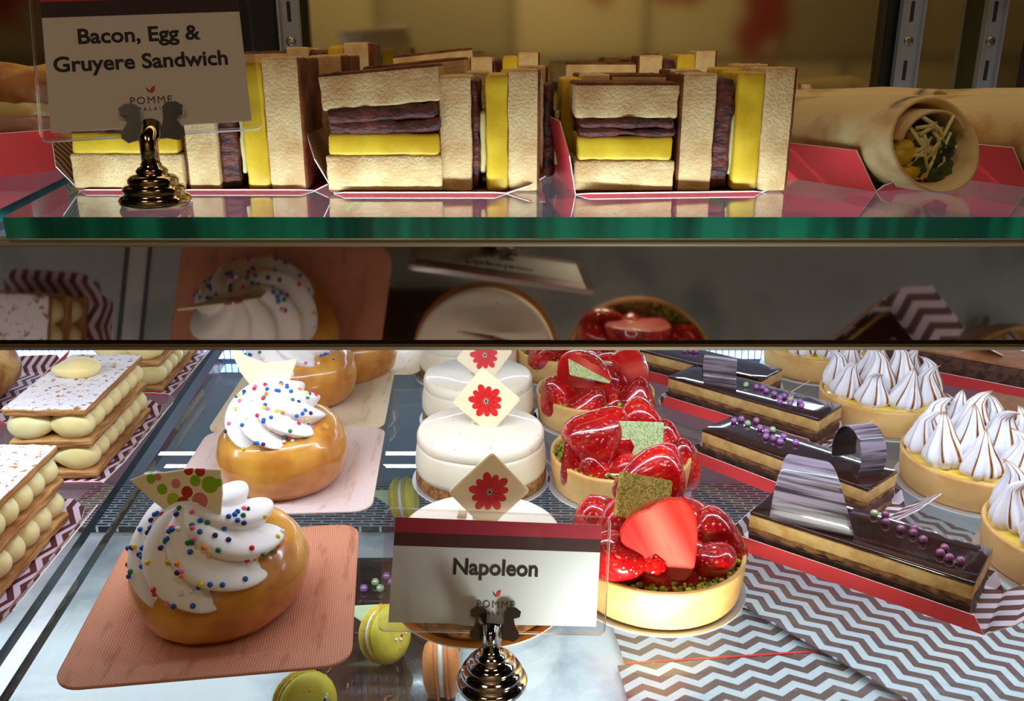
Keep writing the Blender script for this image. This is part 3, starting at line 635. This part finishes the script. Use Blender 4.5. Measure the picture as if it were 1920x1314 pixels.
bun('rearmost brioche bun, only its golden base visible below the valance',(XA(668,.86,ZB),.835,ZB+.0033),0,(-.004,-.006,.038),(R(8),0,0),.0325,.042,24,9,None,None,None,size=.98)
# ---------------------------------------------------------------- cheesecakes
def flower_plaque(parent,loc,rot,s=.033,diamond=True):
    bm=prism(rrect(s,s,.0022,5),.0022,.0005)
    o=add('flower_plaque',bm,m['choc_white'],parent,loc,rot,smooth=False)
    bm=bmesh.new()
    for k in range(11):
        a=2*PI*k/11+.1; L=s*.36*(1 if k%2 else .88); pts=[]
        for i in range(16):
            q=2*PI*i/16; u=L*.60+L*.42*math.cos(q); vv=L*.17*math.sin(q)*(1.15+.3*math.cos(q)); pts.append((u*math.cos(a)-vv*math.sin(a),u*math.sin(a)+vv*math.cos(a)))
        prism(pts,.0002,bm=bm)
    o2=add('flower_print',bm,m['petal'],o,(0,-.00122,0),(0,R(-45),0),smooth=False)
    bm=bmesh.new()
    for k in range(9):
        a=2*PI*k/9; ico(bm,(s*.055*math.cos(a),0,s*.055*math.sin(a)),s*.014,1)
    ico(bm,(0,0,0),s*.03,1); add('flower_eye',bm,m['flower_eye'],o,(0,-.0014,0))
    return o
def cheesecake(label,X,Y,plaque,r=.049,H=.041):
    t=thing('cheesecake',label,'cheesecake',(X,Y,ZB+.0012),0,'round cheesecakes on the lower shelf')
    add('biscuit_base',lathe([(0,0),(r*.985,0),(r*1.0,.002),(r*.995,.0085),(r*.98,.010),(0,.010)],72,lambda a,z,th,i:(a*(1+.012*noise.noise(Vector((th*6,z*300,1))))*math.cos(th),a*(1+.012*noise.noise(Vector((th*6,z*300,1))))*math.sin(th),z)),m['graham'],t)
    fn=lambda a,z,th,i:(a*(1+.006*noise.noise(Vector((math.cos(th)*2,math.sin(th)*2,z*60))))*math.cos(th),a*(1+.006*noise.noise(Vector((math.cos(th)*2,math.sin(th)*2,z*60))))*math.sin(th),z+(.0012*noise.noise(Vector((th*1.5,2,3))) if .01<z<H-.002 else 0))
    add('filling',lathe([(0,.0095),(r*.985,.0095),(r*1.005,.013),(r*1.0,.022),(r*.975,.029),(r*.965,H-.0095),(0,H-.0095)],72,fn),m['cheesecake'],t)
    add('vanilla_top',lathe([(0,H-.0098),(r*.955,H-.0098),(r*.972,H-.0085),(r*.965,H-.0035),(r*.94,H-.0008),(r*.90,H),(r*.5,H),(0,H)],72,fn),m['vanilla'],t)
    if plaque:
        (lx,ly,lz),rot,s=plaque; pt=flower_plaque(t,(lx,ly,H+lz),rot,s)
        bm=bmesh.new(); tube([(.0,0,0),(.003,.006,.006),(0,.010,.012),(-.005,.006,.016),(-.006,.0,.013)],.0028,10,bm=bm,flat=.5); add('chocolate_prop',bm,m['choc_white'],t,(lx-.010,ly+.004,H))
    return t
def board(label,X,Y,r=.055,mat=None):
    o=add('cake_board',lathe([(0,0),(r,0),(r,.0009),(0,.0009)],64,mi=lambda i:1 if i==1 else 0),[mat or m['silver'],m['white']],None,(X,Y,ZB+.0002),smooth=False)
    return tag(o,label,'cake board','round cake boards')
y1=.458; x1=XA(900,y1,-.2605); cheesecake('nearest cheesecake, behind the Napoleon sign, with a large flower plaque',x1,y1,((.006,-.014,.032),(R(-6),R(50),R(8)),.033)); board('gold cake board under the nearest cheesecake behind the sign',x1,y1-.003,.0515,m['cakeboard_orange'])
y2=.610; x2=XA(901,y2,-.2605); cheesecake('middle cheesecake with a flower plaque standing upright on it',x2,y2,((.0045,.002,.020),(R(-4),R(38),R(-14)),.037)); board('round cake board under the middle cheesecake',x2,y2,.052)
y3=.728; x3=XA(896,y3,-.2605); cheesecake('third cheesecake, strongly lit, its plaque cut by the valance',x3,y3,((.006,-.004,.018),(R(-25),R(40),R(0)),.036)); board('round cake board under the third cheesecake',x3,y3,.052)
y4=.845; x4=XA(878,y4,-.27); cheesecake('rearmost cheesecake, mostly hidden by the valance',x4,y4,None); board('round cake board under the rearmost cheesecake',x4,y4,.054)
# ---------------------------------------------------------------- strawberry tarts
def berry_mesh(half):
    prof=[(0,0),(.0030,.0010),(.0058,.0035),(.0092,.0090),(.0125,.0155),(.0148,.0220),(.0152,.0275),(.0135,.0320),(.0090,.0348),(.0045,.0352),(0,.0345)]
    pp=[]
    for i in range(len(prof)-1):
        for k in range(2): f=k/2; pp.append((prof[i][0]*(1-f)+prof[i+1][0]*f,prof[i][1]*(1-f)+prof[i+1][1]*f))
    pp.append(prof[-1])
    bm=lathe(pp,32,lambda r,z,th,i:(r*1.08*math.cos(th)*(1+.03*noise.noise(Vector((th*2,z*60,1)))),r*.9*math.sin(th),z-.0175))
    if half:
        g=bmesh.ops.bisect_plane(bm,geom=bm.verts[:]+bm.edges[:]+bm.faces[:],plane_co=(0,0,0),plane_no=(0,-1,0),clear_outer=True)
        es=[e for e in bm.edges if e.is_boundary]; r_=bmesh.ops.contextual_create(bm,geom=es)
        fc=[f for f in r_['faces']]
        r2=bmesh.ops.inset_region(bm,faces=fc,thickness=.0008,depth=.0003)
        for f in bm.faces:
            if abs(f.normal.y)>.97 and f.calc_center_median().y<.0006 and len(f.verts)>8: f.material_index=1
            elif f.calc_center_median().y<.0004: f.material_index=1
    bmesh.ops.recalc_face_normals(bm,faces=bm.faces); me=bpy.data.meshes.new('berry'); bm.to_mesh(me); bm.free()
    me.materials.append(m['berry']); me.materials.append(m['flesh'])
    me.polygons.foreach_set('use_smooth',[p.material_index==0 for p in me.polygons]); me['keep']=1; return me
BW=berry_mesh(False); BH=berry_mesh(True)
def tart(label,xc,yf,berries,plaque,seed,r=.052,H=.0255,pm='matcha'):
    Y=P(xc,yf,ZB+.001).y+r; X=XA(xc,Y,ZB); t=thing('strawberry_tart',label,'tart',(X,Y,ZB+.0012),0,'strawberry tarts on the lower shelf'); rnd=random.Random(seed)
    fn=lambda a,z,th,i:(a*(1+.006*noise.noise(Vector((math.cos(th)*3,math.sin(th)*3,z*50+seed))))*math.cos(th),a*(1+.006*noise.noise(Vector((math.cos(th)*3,math.sin(th)*3,z*50+seed))))*math.sin(th),z*(1+.02*noise.noise(Vector((th*3,seed,1)))))
    add('pastry_shell',lathe([(0,0),(r*.93,0),(r*.955,.0015),(r*.985,H*.5),(r,H-.002),(r*.995,H),(r*.955,H),(r*.945,H-.003),(r*.93,H-.006),(0,H-.006)],80,fn),m['shell'],t)
    add('jelly_glaze',lathe([(0,H-.0062),(r*.80,H-.0062),(r*.78,H-.002),(r*.5,H+.004),(0,H+.006)],40),m['jam'],t)
    bm=bmesh.new()
    for k in range(230):
        a=rnd.uniform(0,6.283); q=r*rnd.uniform(.76,.955) ; ico(bm,(q*math.cos(a),q*math.sin(a),H-.003+rnd.uniform(-.001,.0025)+(.93*r-q)*.12),rnd.uniform(.0009,.0021),1,.28)
    add('pistachio_crumbs',bm,m['pist'],t,smooth=False,kind='stuff')
    for (px,py,dy,s,rot,half) in berries:
        q=Q(px,py,Y+dy); o=add('strawberry_half' if half else 'strawberry',BH if half else BW,None or m['berry'],t,q-Vector(t.location),tuple(R(a) for a in rot)); o.scale=(s,s,s)
    px,py,dy,w,h,rot=plaque; q=Q(px,py,Y+dy)
    add('matcha_plaque',prism(rrect(w,h,.0018,4),.0016,.0004),m[pm],t,q-Vector(t.location),tuple(R(a) for a in rot),smooth=False)
    o=add('cake_board',lathe([(0,0),(r*1.03,0),(r*1.03,.0009),(0,.0009)],64,mi=lambda i:1 if i==1 else 0),[m['silver'],m['white']],None,(X,Y,ZB+.0002),smooth=False)
    tag(o,'round cake board under the '+label.split(',')[0],'cake board','round cake boards')
    return t
# berry tip is at local -z, cut face looks to -y
tart('nearest strawberry tart, its pale shell brightly lit from below',1228,1190,[
 (1250,1020,-.034,1.32,(-14,-26,6),True),(1208,1066,-.022,1.12,(40,62,10),False),(1160,1010,-.004,1.3,(0,50,0),False),(1336,1066,-.020,.86,(10,-8,30),False),
 (1345,1018,-.004,1.15,(-10,-60,0),False),(1190,975,.004,1.35,(0,62,-10),True),(1150,1060,-.026,1.1,(20,20,0),False),(1210,905,.030,1.3,(-20,80,0),False),(1270,1000,.010,1.2,(0,0,0),False),(1120,1000,.01,1.2,(0,30,0),False),(1290,1060,-.012,1.0,(20,-30,0),False)],
 (1206,934,-.012,.0325,.0255,(-28,14,6)),1,pm='matchaG')
tart('second strawberry tart from the front, with an upright green square plaque',1161,967,[
 (1070,852,-.016,1.10,(180,-12,60),True),(1125,812,-.012,1.42,(10,-128,10),False),(1112,888,-.028,1.05,(190,-22,20),False),(1272,868,-.004,1.15,(180,10,0),False),
 (1225,880,-.022,1.2,(20,80,10),False),(1160,850,-.006,1.2,(0,0,0),False),(1190,800,.024,1.2,(0,50,0),False),(1245,830,.016,1.1,(180,0,0),False),(1165,893,-.024,.95,(10,60,0),False)],
 (1197,842,-.020,.0345,.041,(-6,0,-4)),2)
tart('third strawberry tart from the front, with a flat tilted green plaque',1114,825,[
 (1042,738,-.022,1.05,(180,-25,40),False),(1085,717,-.010,1.5,(20,28,-12),True),(1104,762,-.034,1.15,(180,30,-10),False),(1192,748,-.016,1.2,(180,8,10),False),
 (1150,730,.0,1.3,(0,-60,0),False),(1165,700,.01,1.3,(0,70,-20),True),(1120,700,.02,1.2,(0,90,0),False),(1150,765,-.02,1.0,(30,-50,0),False)],
 (1104,690,-.016,.037,.026,(-62,16,10)),3)
tart('rearmost strawberry tart, cut off by the valance',1063,727,[
 (1035,668,-.03,1.2,(10,-60,0),False),(1085,672,-.034,1.3,(0,70,0),False),(1060,650,0,1.3,(0,0,0),False),(1110,660,-.01,1.2,(0,40,0),False),(1012,660,-.01,1.1,(0,30,0),False)],
 (1060,610,0,.034,.034,(-40,0,0)),4)
# ---------------------------------------------------------------- chocolate bars
def sheet_curve(pts,widths,th,n=10,shift=None):
    """bent chocolate ribbon: pts in y,z ; ribs run along y; x is across"""
    bm=bmesh.new(); g=[]
    for i,(y,z) in enumerate(pts):
        w=widths[i]; s=shift[i] if shift else 0
        g.append([bm.verts.new((s-w/2+w*k/n,y,z)) for k in range(n+1)])
    for i in range(len(g)-1):
        for k in range(n): bm.faces.new((g[i][k],g[i][k+1],g[i+1][k+1],g[i+1][k]))
    return bm
def bar_cake(label,fl,fr,top_px,wid,curl,pearls,seed,loc=None,Lx=None,rz=None,H=.0270):
    if loc is None:
        a=P(*fl,ZB+.003); b2=P(*fr,ZB+.003); d=b2-a; L=d.length; rz=math.atan2(d.y,d.x)
        nrm=Vector((-math.sin(rz),math.cos(rz),0)); c=(a+b2)/2+nrm*wid/2; loc=(c.x,c.y,ZB+.0012)
    else: L=Lx
    t=thing('chocolate_layer_cake',label,'cake',loc,rz,'layered chocolate bars on the lower shelf')
    z=0
    for nm,mat,th,am in (('sponge_layer','sponge',.0055,.0012),('ganache_layer','ganache',.0060,.0006),('sponge_layer','sponge',.0040,.0012),('coffee_cream_layer','coffee',.0088,.0004)):
        add(nm,rbox(L-(.001 if mat=='sponge' else .0),wid-(.001 if mat=='sponge' else 0),th,.0009,40,am,200,seed+int(z*1e4)),m[mat],t,(0,0,z)); z+=th-.0001
    add('chocolate_glaze',rbox(L,wid,.0027,.0009,12),m['glaze'],t,(0,0,z)); z+=.0027
    if curl:
        pts,ws,sh,cl,cr,ribs=curl; o=add('chocolate_curl',sheet_curve(pts,ws,.001,12,sh),[m['curl'],m['curl_in']],t,(cl[0],cl[1],z),tuple(R(q) for q in cr)); s=o.modifiers.new('s','SOLIDIFY'); s.thickness=.0012; s.offset=-1; s.material_offset=1
        ss=o.modifiers.new('ss','SUBSURF'); ss.levels=2; ss.render_levels=2
    M=(Matrix.Translation(loc)@Matrix.Rotation(rz,4,'Z')).inverted()
    for (px,py,pm) in pearls:
        q=P(px,py,loc[2]+z+.0018); q=M@q; mm=PEARL[pm]; add('sugar_pearl',mm,mm.materials[0],t,q)
    return t
PEARL={}
for k,mt_ in (('p','pearlP'),('g','pearlG'),('m','pearlM')):
    b2=bmesh.new(); bmesh.ops.create_icosphere(b2,subdivisions=3,radius=.0025); mm=bpy.data.meshes.new('pearl'); b2.to_mesh(mm); b2.free(); mm.materials.append(m[mt_]); PEARL[k]=mm
def arc(r,a0,a1,n,cy=0,cz=0,ky=1,kz=1): return [(cy+ky*r*math.cos(R(a0+(a1-a0)*i/n)),cz+kz*r*math.sin(R(a0+(a1-a0)*i/n))) for i in range(n+1)]
n_=14
curlA=(arc(.023,-8,118,n_,-.004,.004,1.0,1.35),[.052-.030*(i/n_) for i in range(n_+1)],[.0+.012*(i/n_) for i in range(n_+1)],(-.030,-.003),(0,0,190),0)
curlB=(arc(.016,-30,215,n_,0,.012,1,1.25),[.020]*(n_+1),[0.0+.004*(i/n_) for i in range(n_+1)],(.004,.006),(0,0,62),0)
curlC=(arc(.020,0,180,n_,0,-.001,1,1.0),[.030]*(n_+1),[.010*(i/n_) for i in range(n_+1)],(-.042,.006),(0,0,20),0)
bar_cake('nearest chocolate layered bar, with broad ribbed chocolate curl and mauve pearls',(1400,1022),(1815,1165),None,.047,curlA,
 [(1639,962,'g'),(1660,964,'m'),(1661,978,'m'),(1689,991,'m'),(1714,990,'m'),(1712,998,'m'),(1731,1011,'m'),(1771,1027,'m'),(1763,1036,'m'),(1780,1045,'m'),(1801,1051,'m')],1)
bar_cake('second chocolate layered bar from the front, with an upright dark chocolate loop',(1312,858),(1620,978),None,.042,(curlB[0],curlB[1],curlB[2],(.045,.004),(0,0,62),0),
 [(1376,788,'p'),(1390,785,'p'),(1402,793,'g'),(1418,788,'p'),(1425,802,'p'),(1437,808,'p'),(1449,805,'g'),(1436,818,'p'),(1450,821,'p'),(1463,827,'p'),(1469,818,'p'),(1492,829,'p')],2)
bar_cake('third chocolate layered bar from the front, with a grey ribbed arched curl',(1250,752),(1530,838),None,.042,curlC,
 [(1399,721,'g'),(1418,725,'p'),(1430,726,'p'),(1437,732,'p'),(1452,738,'p'),(1463,745,'p'),(1470,742,'p'),(1462,753,'p'),(1483,744,'p'),(1482,748,'g'),(1481,756,'p'),(1500,752,'p'),(1503,760,'p')],3)
bar_cake('fourth chocolate layered bar, half hidden by the valance',None,None,None,.042,None,[(1283,657,'p'),(1295,657,'p'),(1305,658,'p'),(1540,656,'p')],4,loc=(.185,.8150,ZB+.0012),Lx=.145,rz=R(-42))
for i,(loc,lb) in enumerate([((.215,.478),'nearest'),((.212,.607),'second'),((.211,.728),'third'),((.197,.835),'fourth')]): pass
def ctray(i,x,y,lb,L=.150,W=.053,rz=R(-42)):
    return paper_tray('paper_tray',f'red and chevron paper tray under the {lb} chocolate layered bar',L,W,(x,y,ZB+.0004),rz,m['chev'],ends=(.009,60),ends2=(.034,42),side=(.0105,84),side2=(.010,66),group='chevron paper trays')
for o in [o for o in COL.objects if o.name.startswith('chocolate_layer_cake')]:
    lb='nearest' if 'nearest' in o['label'] else 'second' if 'second' in o['label'] else 'third' if 'third' in o['label'] else 'fourth'
    ctray(0,o.location.x,o.location.y,lb,rz=o.rotation_euler.z)
# ---------------------------------------------------------------- meringue tarts
def kiss_mesh(seed,hook):
    rnd=random.Random(seed); bm=bmesh.new(); tl=bm.verts.layers.float.new('toast'); NT,NU,lob=84,26,7; rings=[]; tw=rnd.uniform(-.5,.5); ph=rnd.uniform(0,6)
    for i in range(NU+1):
        u=i/NU; r=.0148*((1-u)**.80)*(1-.32*math.exp(-(u/.10)**2))*(1+.16*math.sin(PI*min(1,u*1.7))); z=.036*u**1.0
        ox=hook*.010*max(0,u-.72)**1.3*8; ring=[]
        for k in range(NT):
            th=2*PI*k/NT; a=lob*(th+tw*u+ph); s=.5+.5*math.cos(a); ridge=s**1.0; rr=max(.00025,r*(1-.30+.30*ridge**.6*1.1))
            zz=z- (.004*max(0,u-.86)*7*abs(hook))
            v=bm.verts.new((rr*math.cos(th)+ox,rr*math.sin(th),zz)); 
            edge=max(0,1-abs(((a/(2*PI))%1)-.82)/.13); v[tl]=min(1,edge*(1.05 if .12<u<.93 else .45)+max(0,(u-.86)*5.0)+.5*max(0,noise.noise(Vector((th*1.3,u*3,seed)))-.22)); ring.append(v)
        rings.append(ring)
    for i in range(NU):
        for k in range(NT): bm.faces.new((rings[i][k],rings[i][(k+1)%NT],rings[i+1][(k+1)%NT],rings[i+1][k]))
    bm.faces.new(rings[-1]); bmesh.ops.recalc_face_normals(bm,faces=bm.faces); me=bpy.data.meshes.new('meringue_kiss'); bm.to_mesh(me); bm.free(); me.materials.append(m['meringue']); return me
KM=[kiss_mesh(1,0),kiss_mesh(2,.8),kiss_mesh(3,-.8),kiss_mesh(4,.4)]
def mtart(label,xc,yf,seed,r=.0525,H=.024):
    Y=P(xc,yf,ZB+.001).y+r; X=XA(xc,Y,ZB); t=thing('meringue_tart',label,'tart',(X,Y,ZB+.0012),0,'toasted meringue tarts'); rnd=random.Random(seed)
    fn=lambda a,z,th,i:(a*(1+.006*noise.noise(Vector((math.cos(th)*3,math.sin(th)*3,z*50+seed))))*math.cos(th),a*(1+.006*noise.noise(Vector((math.cos(th)*3,math.sin(th)*3,z*50+seed))))*math.sin(th),z)
    add('pastry_shell',lathe([(0,0),(r*.93,0),(r*.955,.0015),(r*.985,H*.5),(r,H-.002),(r*.995,H),(r*.955,H),(r*.945,H-.003),(0,H-.003)],72,fn),m['shell'],t)
    add('lemon_filling',lathe([(0,H-.0032),(r*.94,H-.0032),(r*.92,H-.001),(0,H+.001)],48),m['custard'],t)
    pos=[(r*.69*math.cos(2*PI*k/9+seed),r*.69*math.sin(2*PI*k/9+seed),1.0,H-.0012) for k in range(9)]+[(r*.27*math.cos(2*PI*k/3+seed*2),r*.27*math.sin(2*PI*k/3+seed*2),1.14,H+.002) for k in range(3)]
    for (x,y,s,z) in pos:
        me=KM[rnd.randrange(4)]; o=add('meringue_kiss',me,m['meringue'],t,(x,y,z),(R(rnd.uniform(-8,8)),R(rnd.uniform(-8,8)),rnd.uniform(0,6))); o.scale=(s*1.02,s*1.02,s*rnd.uniform(.95,1.12))
    o=add('cake_board',lathe([(0,0),(r*1.04,0),(r*1.04,.0009),(0,.0009)],64,mi=lambda i:1 if i==1 else 0),[m['silver'],m['white']],None,(X,Y,ZB+.0002),smooth=False)
    tag(o,'round cake board under the '+label.split(',')[0],'cake board','round cake boards')
mtart('second meringue tart from the right edge, whole in view',1647,826,2)
mtart('large meringue tart at the right edge, beside the nearest chocolate bars',1822,972,5)
mtart('meringue tart in the right foreground, mostly cut off by the edge',2003,1150,3)
mtart('rearmost meringue tart, its peaks hidden by the valance',1527,722,4)
# ---------------------------------------------------------------- brown sponge blocks at the rear right
def block(label,loc,L,W,H,rz,disc=False):
    t=thing('chocolate_sponge_cake',label,'cake',loc,rz,'brown sponge cakes at the rear right')
    add('sponge',rbox(L,W,H-.003,.001,30,.0008,200,int(L*1e4)),m['brownie'],t); add('caramel_top',rbox(L,W,.0032,.001,12,.0003,100,3),m['brownie_top'],t,(0,0,H-.003))
    if disc: add('chocolate_disc',lathe([(0,0),(.018,0),(.0185,.0008),(.018,.0016),(0,.0016)],40),m['choc_white'],t,(disc,-.004,H+.006),(R(-18),R(20),0))
    return t
block('brown sponge cake with a cream chocolate disc, behind the meringue tarts',(.478,.812,ZB+.002),.30,.055,.028,R(-38),disc=-.02)
block('brown sponge cake at the right edge, nearer than the one with the disc',(.462,.655,ZB+.002),.16,.050,.026,R(-38))
for (x,y,lb,L) in ((.478,.812,'brown sponge cake with the disc',.32),(.462,.655,'right edge brown sponge cake',.18)):
    paper_tray('paper_tray',f'red chevron paper tray under the {lb}',L,.064,(x,y,ZB+.0004),R(-38),m['chev'],ends=(.03,40),side=(.015,62),group='chevron paper trays')
# ---------------------------------------------------------------- napoleons on the left
def dollop_mesh(seed):
    rnd=random.Random(seed); bm=bmesh.new(); bmesh.ops.create_icosphere(bm,subdivisions=4,radius=1)
    for v in bm.verts:
        x,y,z=v.co; f=1-.32*max(0,-x)+.04*noise.noise(v.co*1.5+Vector((seed,0,0))); v.co=Vector((x*.0172,y*.0112*f,z*.0116*f))
    me=bpy.data.meshes.new('dollop'); bm.to_mesh(me); bm.free(); me.materials.append(m['custard_cream']); return me
DM=[dollop_mesh(i) for i in range(3)]
def napoleon(label,X,Y,rz,seed,L=.128,Wd=.060):
    t=thing('napoleon_pastry',label,'pastry',(X,Y,ZB+.0016),rz,'cream filled puff pastry slices'); rnd=random.Random(seed); z=0
    for lay in range(3):
        top=lay==2
        add('puff_sheet',rbox(Wd,L,.0062,.0015,26,.0010,140,seed+lay),m['puff_top'] if top else m['puff'],t,(rnd.uniform(-.001,.001),0,z),(0,R(2 if top else 0),0)); z+=.006
        if top: break
        n=7
        for k in range(n):
            y=-L/2+.0095+k*(L-.019)/(n-1)
            for s in (-1,1):
                me=DM[rnd.randrange(3)]; o=add('cream_dollop',me,m['custard_cream'],t,(s*.0145,y,z+.0098),(0,0,(0 if s>0 else PI)+R(rnd.uniform(-8,8)))); o.scale=(1,1.02,rnd.uniform(.95,1.02))
        z+=.0195
    o=add('cream_dollop',DM[0],m['custard_cream'],t,(-.004,.010,z+.006),(0,0,.2),label='single cream dollop on the sugared top'); o.scale=(1.1,1.3,.75)
    return t
a0=P(110,968,ZB); 
napoleon('cream filled puff pastry slice in the left foreground, cut off by the edge',-.3305,.478,R(3),1)
napoleon('sugar dusted cream filled pastry slice in the middle of the left row',-.3480,.668,R(4),2)
napoleon('rearmost cream filled pastry slice of the left row',-.3650,.850,R(4),3)
for (x,y,lb) in ((-.328,.478,'left foreground'),(-.3455,.668,'middle'),(-.3625,.850,'rearmost')):
    paper_tray('paper_tray',f'striped paper tray under the {lb} puff pastry slice',.135,.068,(x,y,ZB+.0004),R(93.5),m['chevN'],ends=(.016,30),side=(.020,42),group='striped paper trays of the left row')
paper_tray('paper_tray','red paper tray edge at the far left under the valance',.14,.05,(-.475,.78,ZB+.0004),R(98),m['chevN'],ends=(.02,40),side=(.028,60),group='striped paper trays of the left row')
t=thing('bread_roll','plain golden roll at the far left edge under the valance','roll',(-.492,.77,ZB+.002)); add('roll',rbox(.05,.09,.045,.02,10,.002,40,9),m['croissant'],t)
# ---------------------------------------------------------------- lower level seen through the glass
cz=ZM
def chev_board(label,pl_,pr_,depth,z,L=None,rz=None):
    a=P(*pl_,z); b2=P(*pr_,z); d=b2-a; rz=math.atan2(d.y,d.x); L=d.length; n=Vector((-math.sin(rz),math.cos(rz),0)); c=(a+b2)/2+n*depth/2
    bm=bmesh.new(); box(bm,(0,0,0),(L,depth,.0012)); o=add('chevron_card',bm,m['chev2'],None,(c.x,c.y,z),(0,0,rz),smooth=False)
    # thin red edge
    add('red_edge',bx((0,-depth/2,.0002),(L,.0022,.002)),m['red'],o,smooth=False,label='thin red edge')
    return tag(o,label,'tray liner','chevron tray liners on the bottom level')
pp=[((1190,1350),(1900,1302)),((1172,1245),(1760,1208)),((1150,1152),(1700,1116)),((1140,1072),(1640,1040)),((1135,1000),(1600,975)),((1130,935),(1560,915))]
nm=['nearest','second','third','fourth','fifth','rearmost']
for i,(a,b2) in enumerate(pp):
    if i<5: q=P(*pp[i+1][0],ZM+.004)-P(*a,ZM+.004); dep=abs(q.y)-.002
    chev_board(f'{nm[i]} chevron printed liner on the marble below the strawberry tarts',a,b2,dep,ZM+.004+.0003*i)
a=P(1520,1120,ZM+.012); 
o=add('chevron_card',bx((0,0,0),(.42,.30,.0012)),striped('chevron_card_turned',S(112,88,86),S(205,212,220),.0165,zig=.031,amp=.0095),None,(P(1790,1160,ZM+.012).x+.02,P(1790,1160,ZM+.012).y,ZM+.012),(0,0,R(-52)),smooth=False)
tag(o,'chevron printed liner turned at an angle below the nearest chocolate bar','tray liner','chevron tray liners on the bottom level')
# chocolate torte and macarons
a=P(640,1420,-.455); b2=P(830,960,-.455)
tx=(XA(640,.5,-.455)+XA(850,.5,-.455))/2
torte=thing('chocolate_torte','dark glossy chocolate torte under the glass, topped with macarons','cake',(-.105,.58,ZM-.001))
add('torte_body',rbox(.125,.36,.030,.004,20,.0004,60,2),m['choc_cake'],torte)
zt_=ZM+.0305
bm=bmesh.new(); rnd=random.Random(3)
for k in range(70):
    x=rnd.uniform(-.055,.055); y=rnd.choice([-.14,-.10,-.02,.03])+rnd.gauss(0,.015); a=rnd.uniform(0,PI)
    box(bm,(x,y,.0305),(.006,.0012,.0012),rot=Matrix.Rotation(a,3,'Z'))
add('chocolate_vermicelli',bm,m['sponge'],torte,smooth=False,kind='stuff')
for k in range(8): me=PEARL['pg'[k%2]]; o=add('sugar_pearl',me,me.materials[0],torte,(-.03+.012*(k%3)+.003*k,.12+.010*(k//3),.033)); o.scale=(1.5,)*3
def macaron(label,px,py,z,rot,mat,s=1.0,dots=0,seed=1,foot=None):
    q=P(px,py,z); t=thing('macaron',label,'macaron',q,tuple(R(a) for a in rot),'macarons on the bottom level'); t.scale=(s,s,s)
    prof=[(0,.0135),(.010,.0132),(.0165,.0115),(.0205,.0075),(.0212,.0045),(0,.0045)]
    add('shell',lathe(prof,40),mat,t); add('shell',lathe([(r,-z_) for r,z_ in prof],40),mat,t)
    add('filling',lathe([(0,-.0022),(.0195,-.0022),(.0200,0),(.0195,.0022),(0,.0022)],40),m['cream'],t)
    for sg in (-1,1): add('foot',lathe([(0,sg*.0024),(.0215,sg*.0024),(.0218,sg*.0045),(0,sg*.0048)],48,lambda r,z_,th,i:(r*(1+.02*math.sin(th*23))*math.cos(th),r*(1+.02*math.sin(th*23))*math.sin(th),z_)),foot or m['mac_foot'],t)
    rnd=random.Random(seed)
    for k in range(dots):
        a=rnd.uniform(0,6.28); q_=rnd.uniform(.2,.95)*.018; zz=.0135-.006*(q_/.018)**3; sgn=rnd.choice((1,1,-1)); me=rnd.choice(list(spr_mesh.values())); o=add('sprinkle',me,me.materials[0],t,(q_*math.cos(a),q_*math.sin(a),sgn*zz)); o.scale=(.9,)*3
    return t
zm=-.435
macaron('yellow macaron with coloured dots, just left of the Napoleon sign stand',722,1188,zm,(72,0,58),m['yellow_mac'],1.05,16,1)
macaron('yellow macaron standing on edge above the sign, left of the cheesecake',757,935,zm,(82,0,88),m['yellow_mac'],1.05,4,2)
macaron('yellow macaron with many dots at the bottom edge under the nearest plate',571,1318,zm+.0,(70,0,40),m['yellow_mac'],1.05,22,3)
macaron('orange macaron standing on edge beside the sign base',828,1252,zm,(88,0,94),m['mac_orange'],1.05,0,4,foot=m['mac_orange'])
for (px,py,lb) in ((690,1165,'beside the dotted yellow macaron'),(730,942,'beside the yellow macaron above the sign')):
    q=P(px,py,-.442); o=add('chocolate_triangle',prism([(-.024,.012),(.014,.014),(.016,-.014)],.0016,.0003),simple('pale_green_chocolate',S(200,216,180),rough=.4),None,q,(R(-35),0,0),smooth=False)
    tag(o,'pale green chocolate triangle '+lb,'chocolate decoration','pale chocolate triangles')
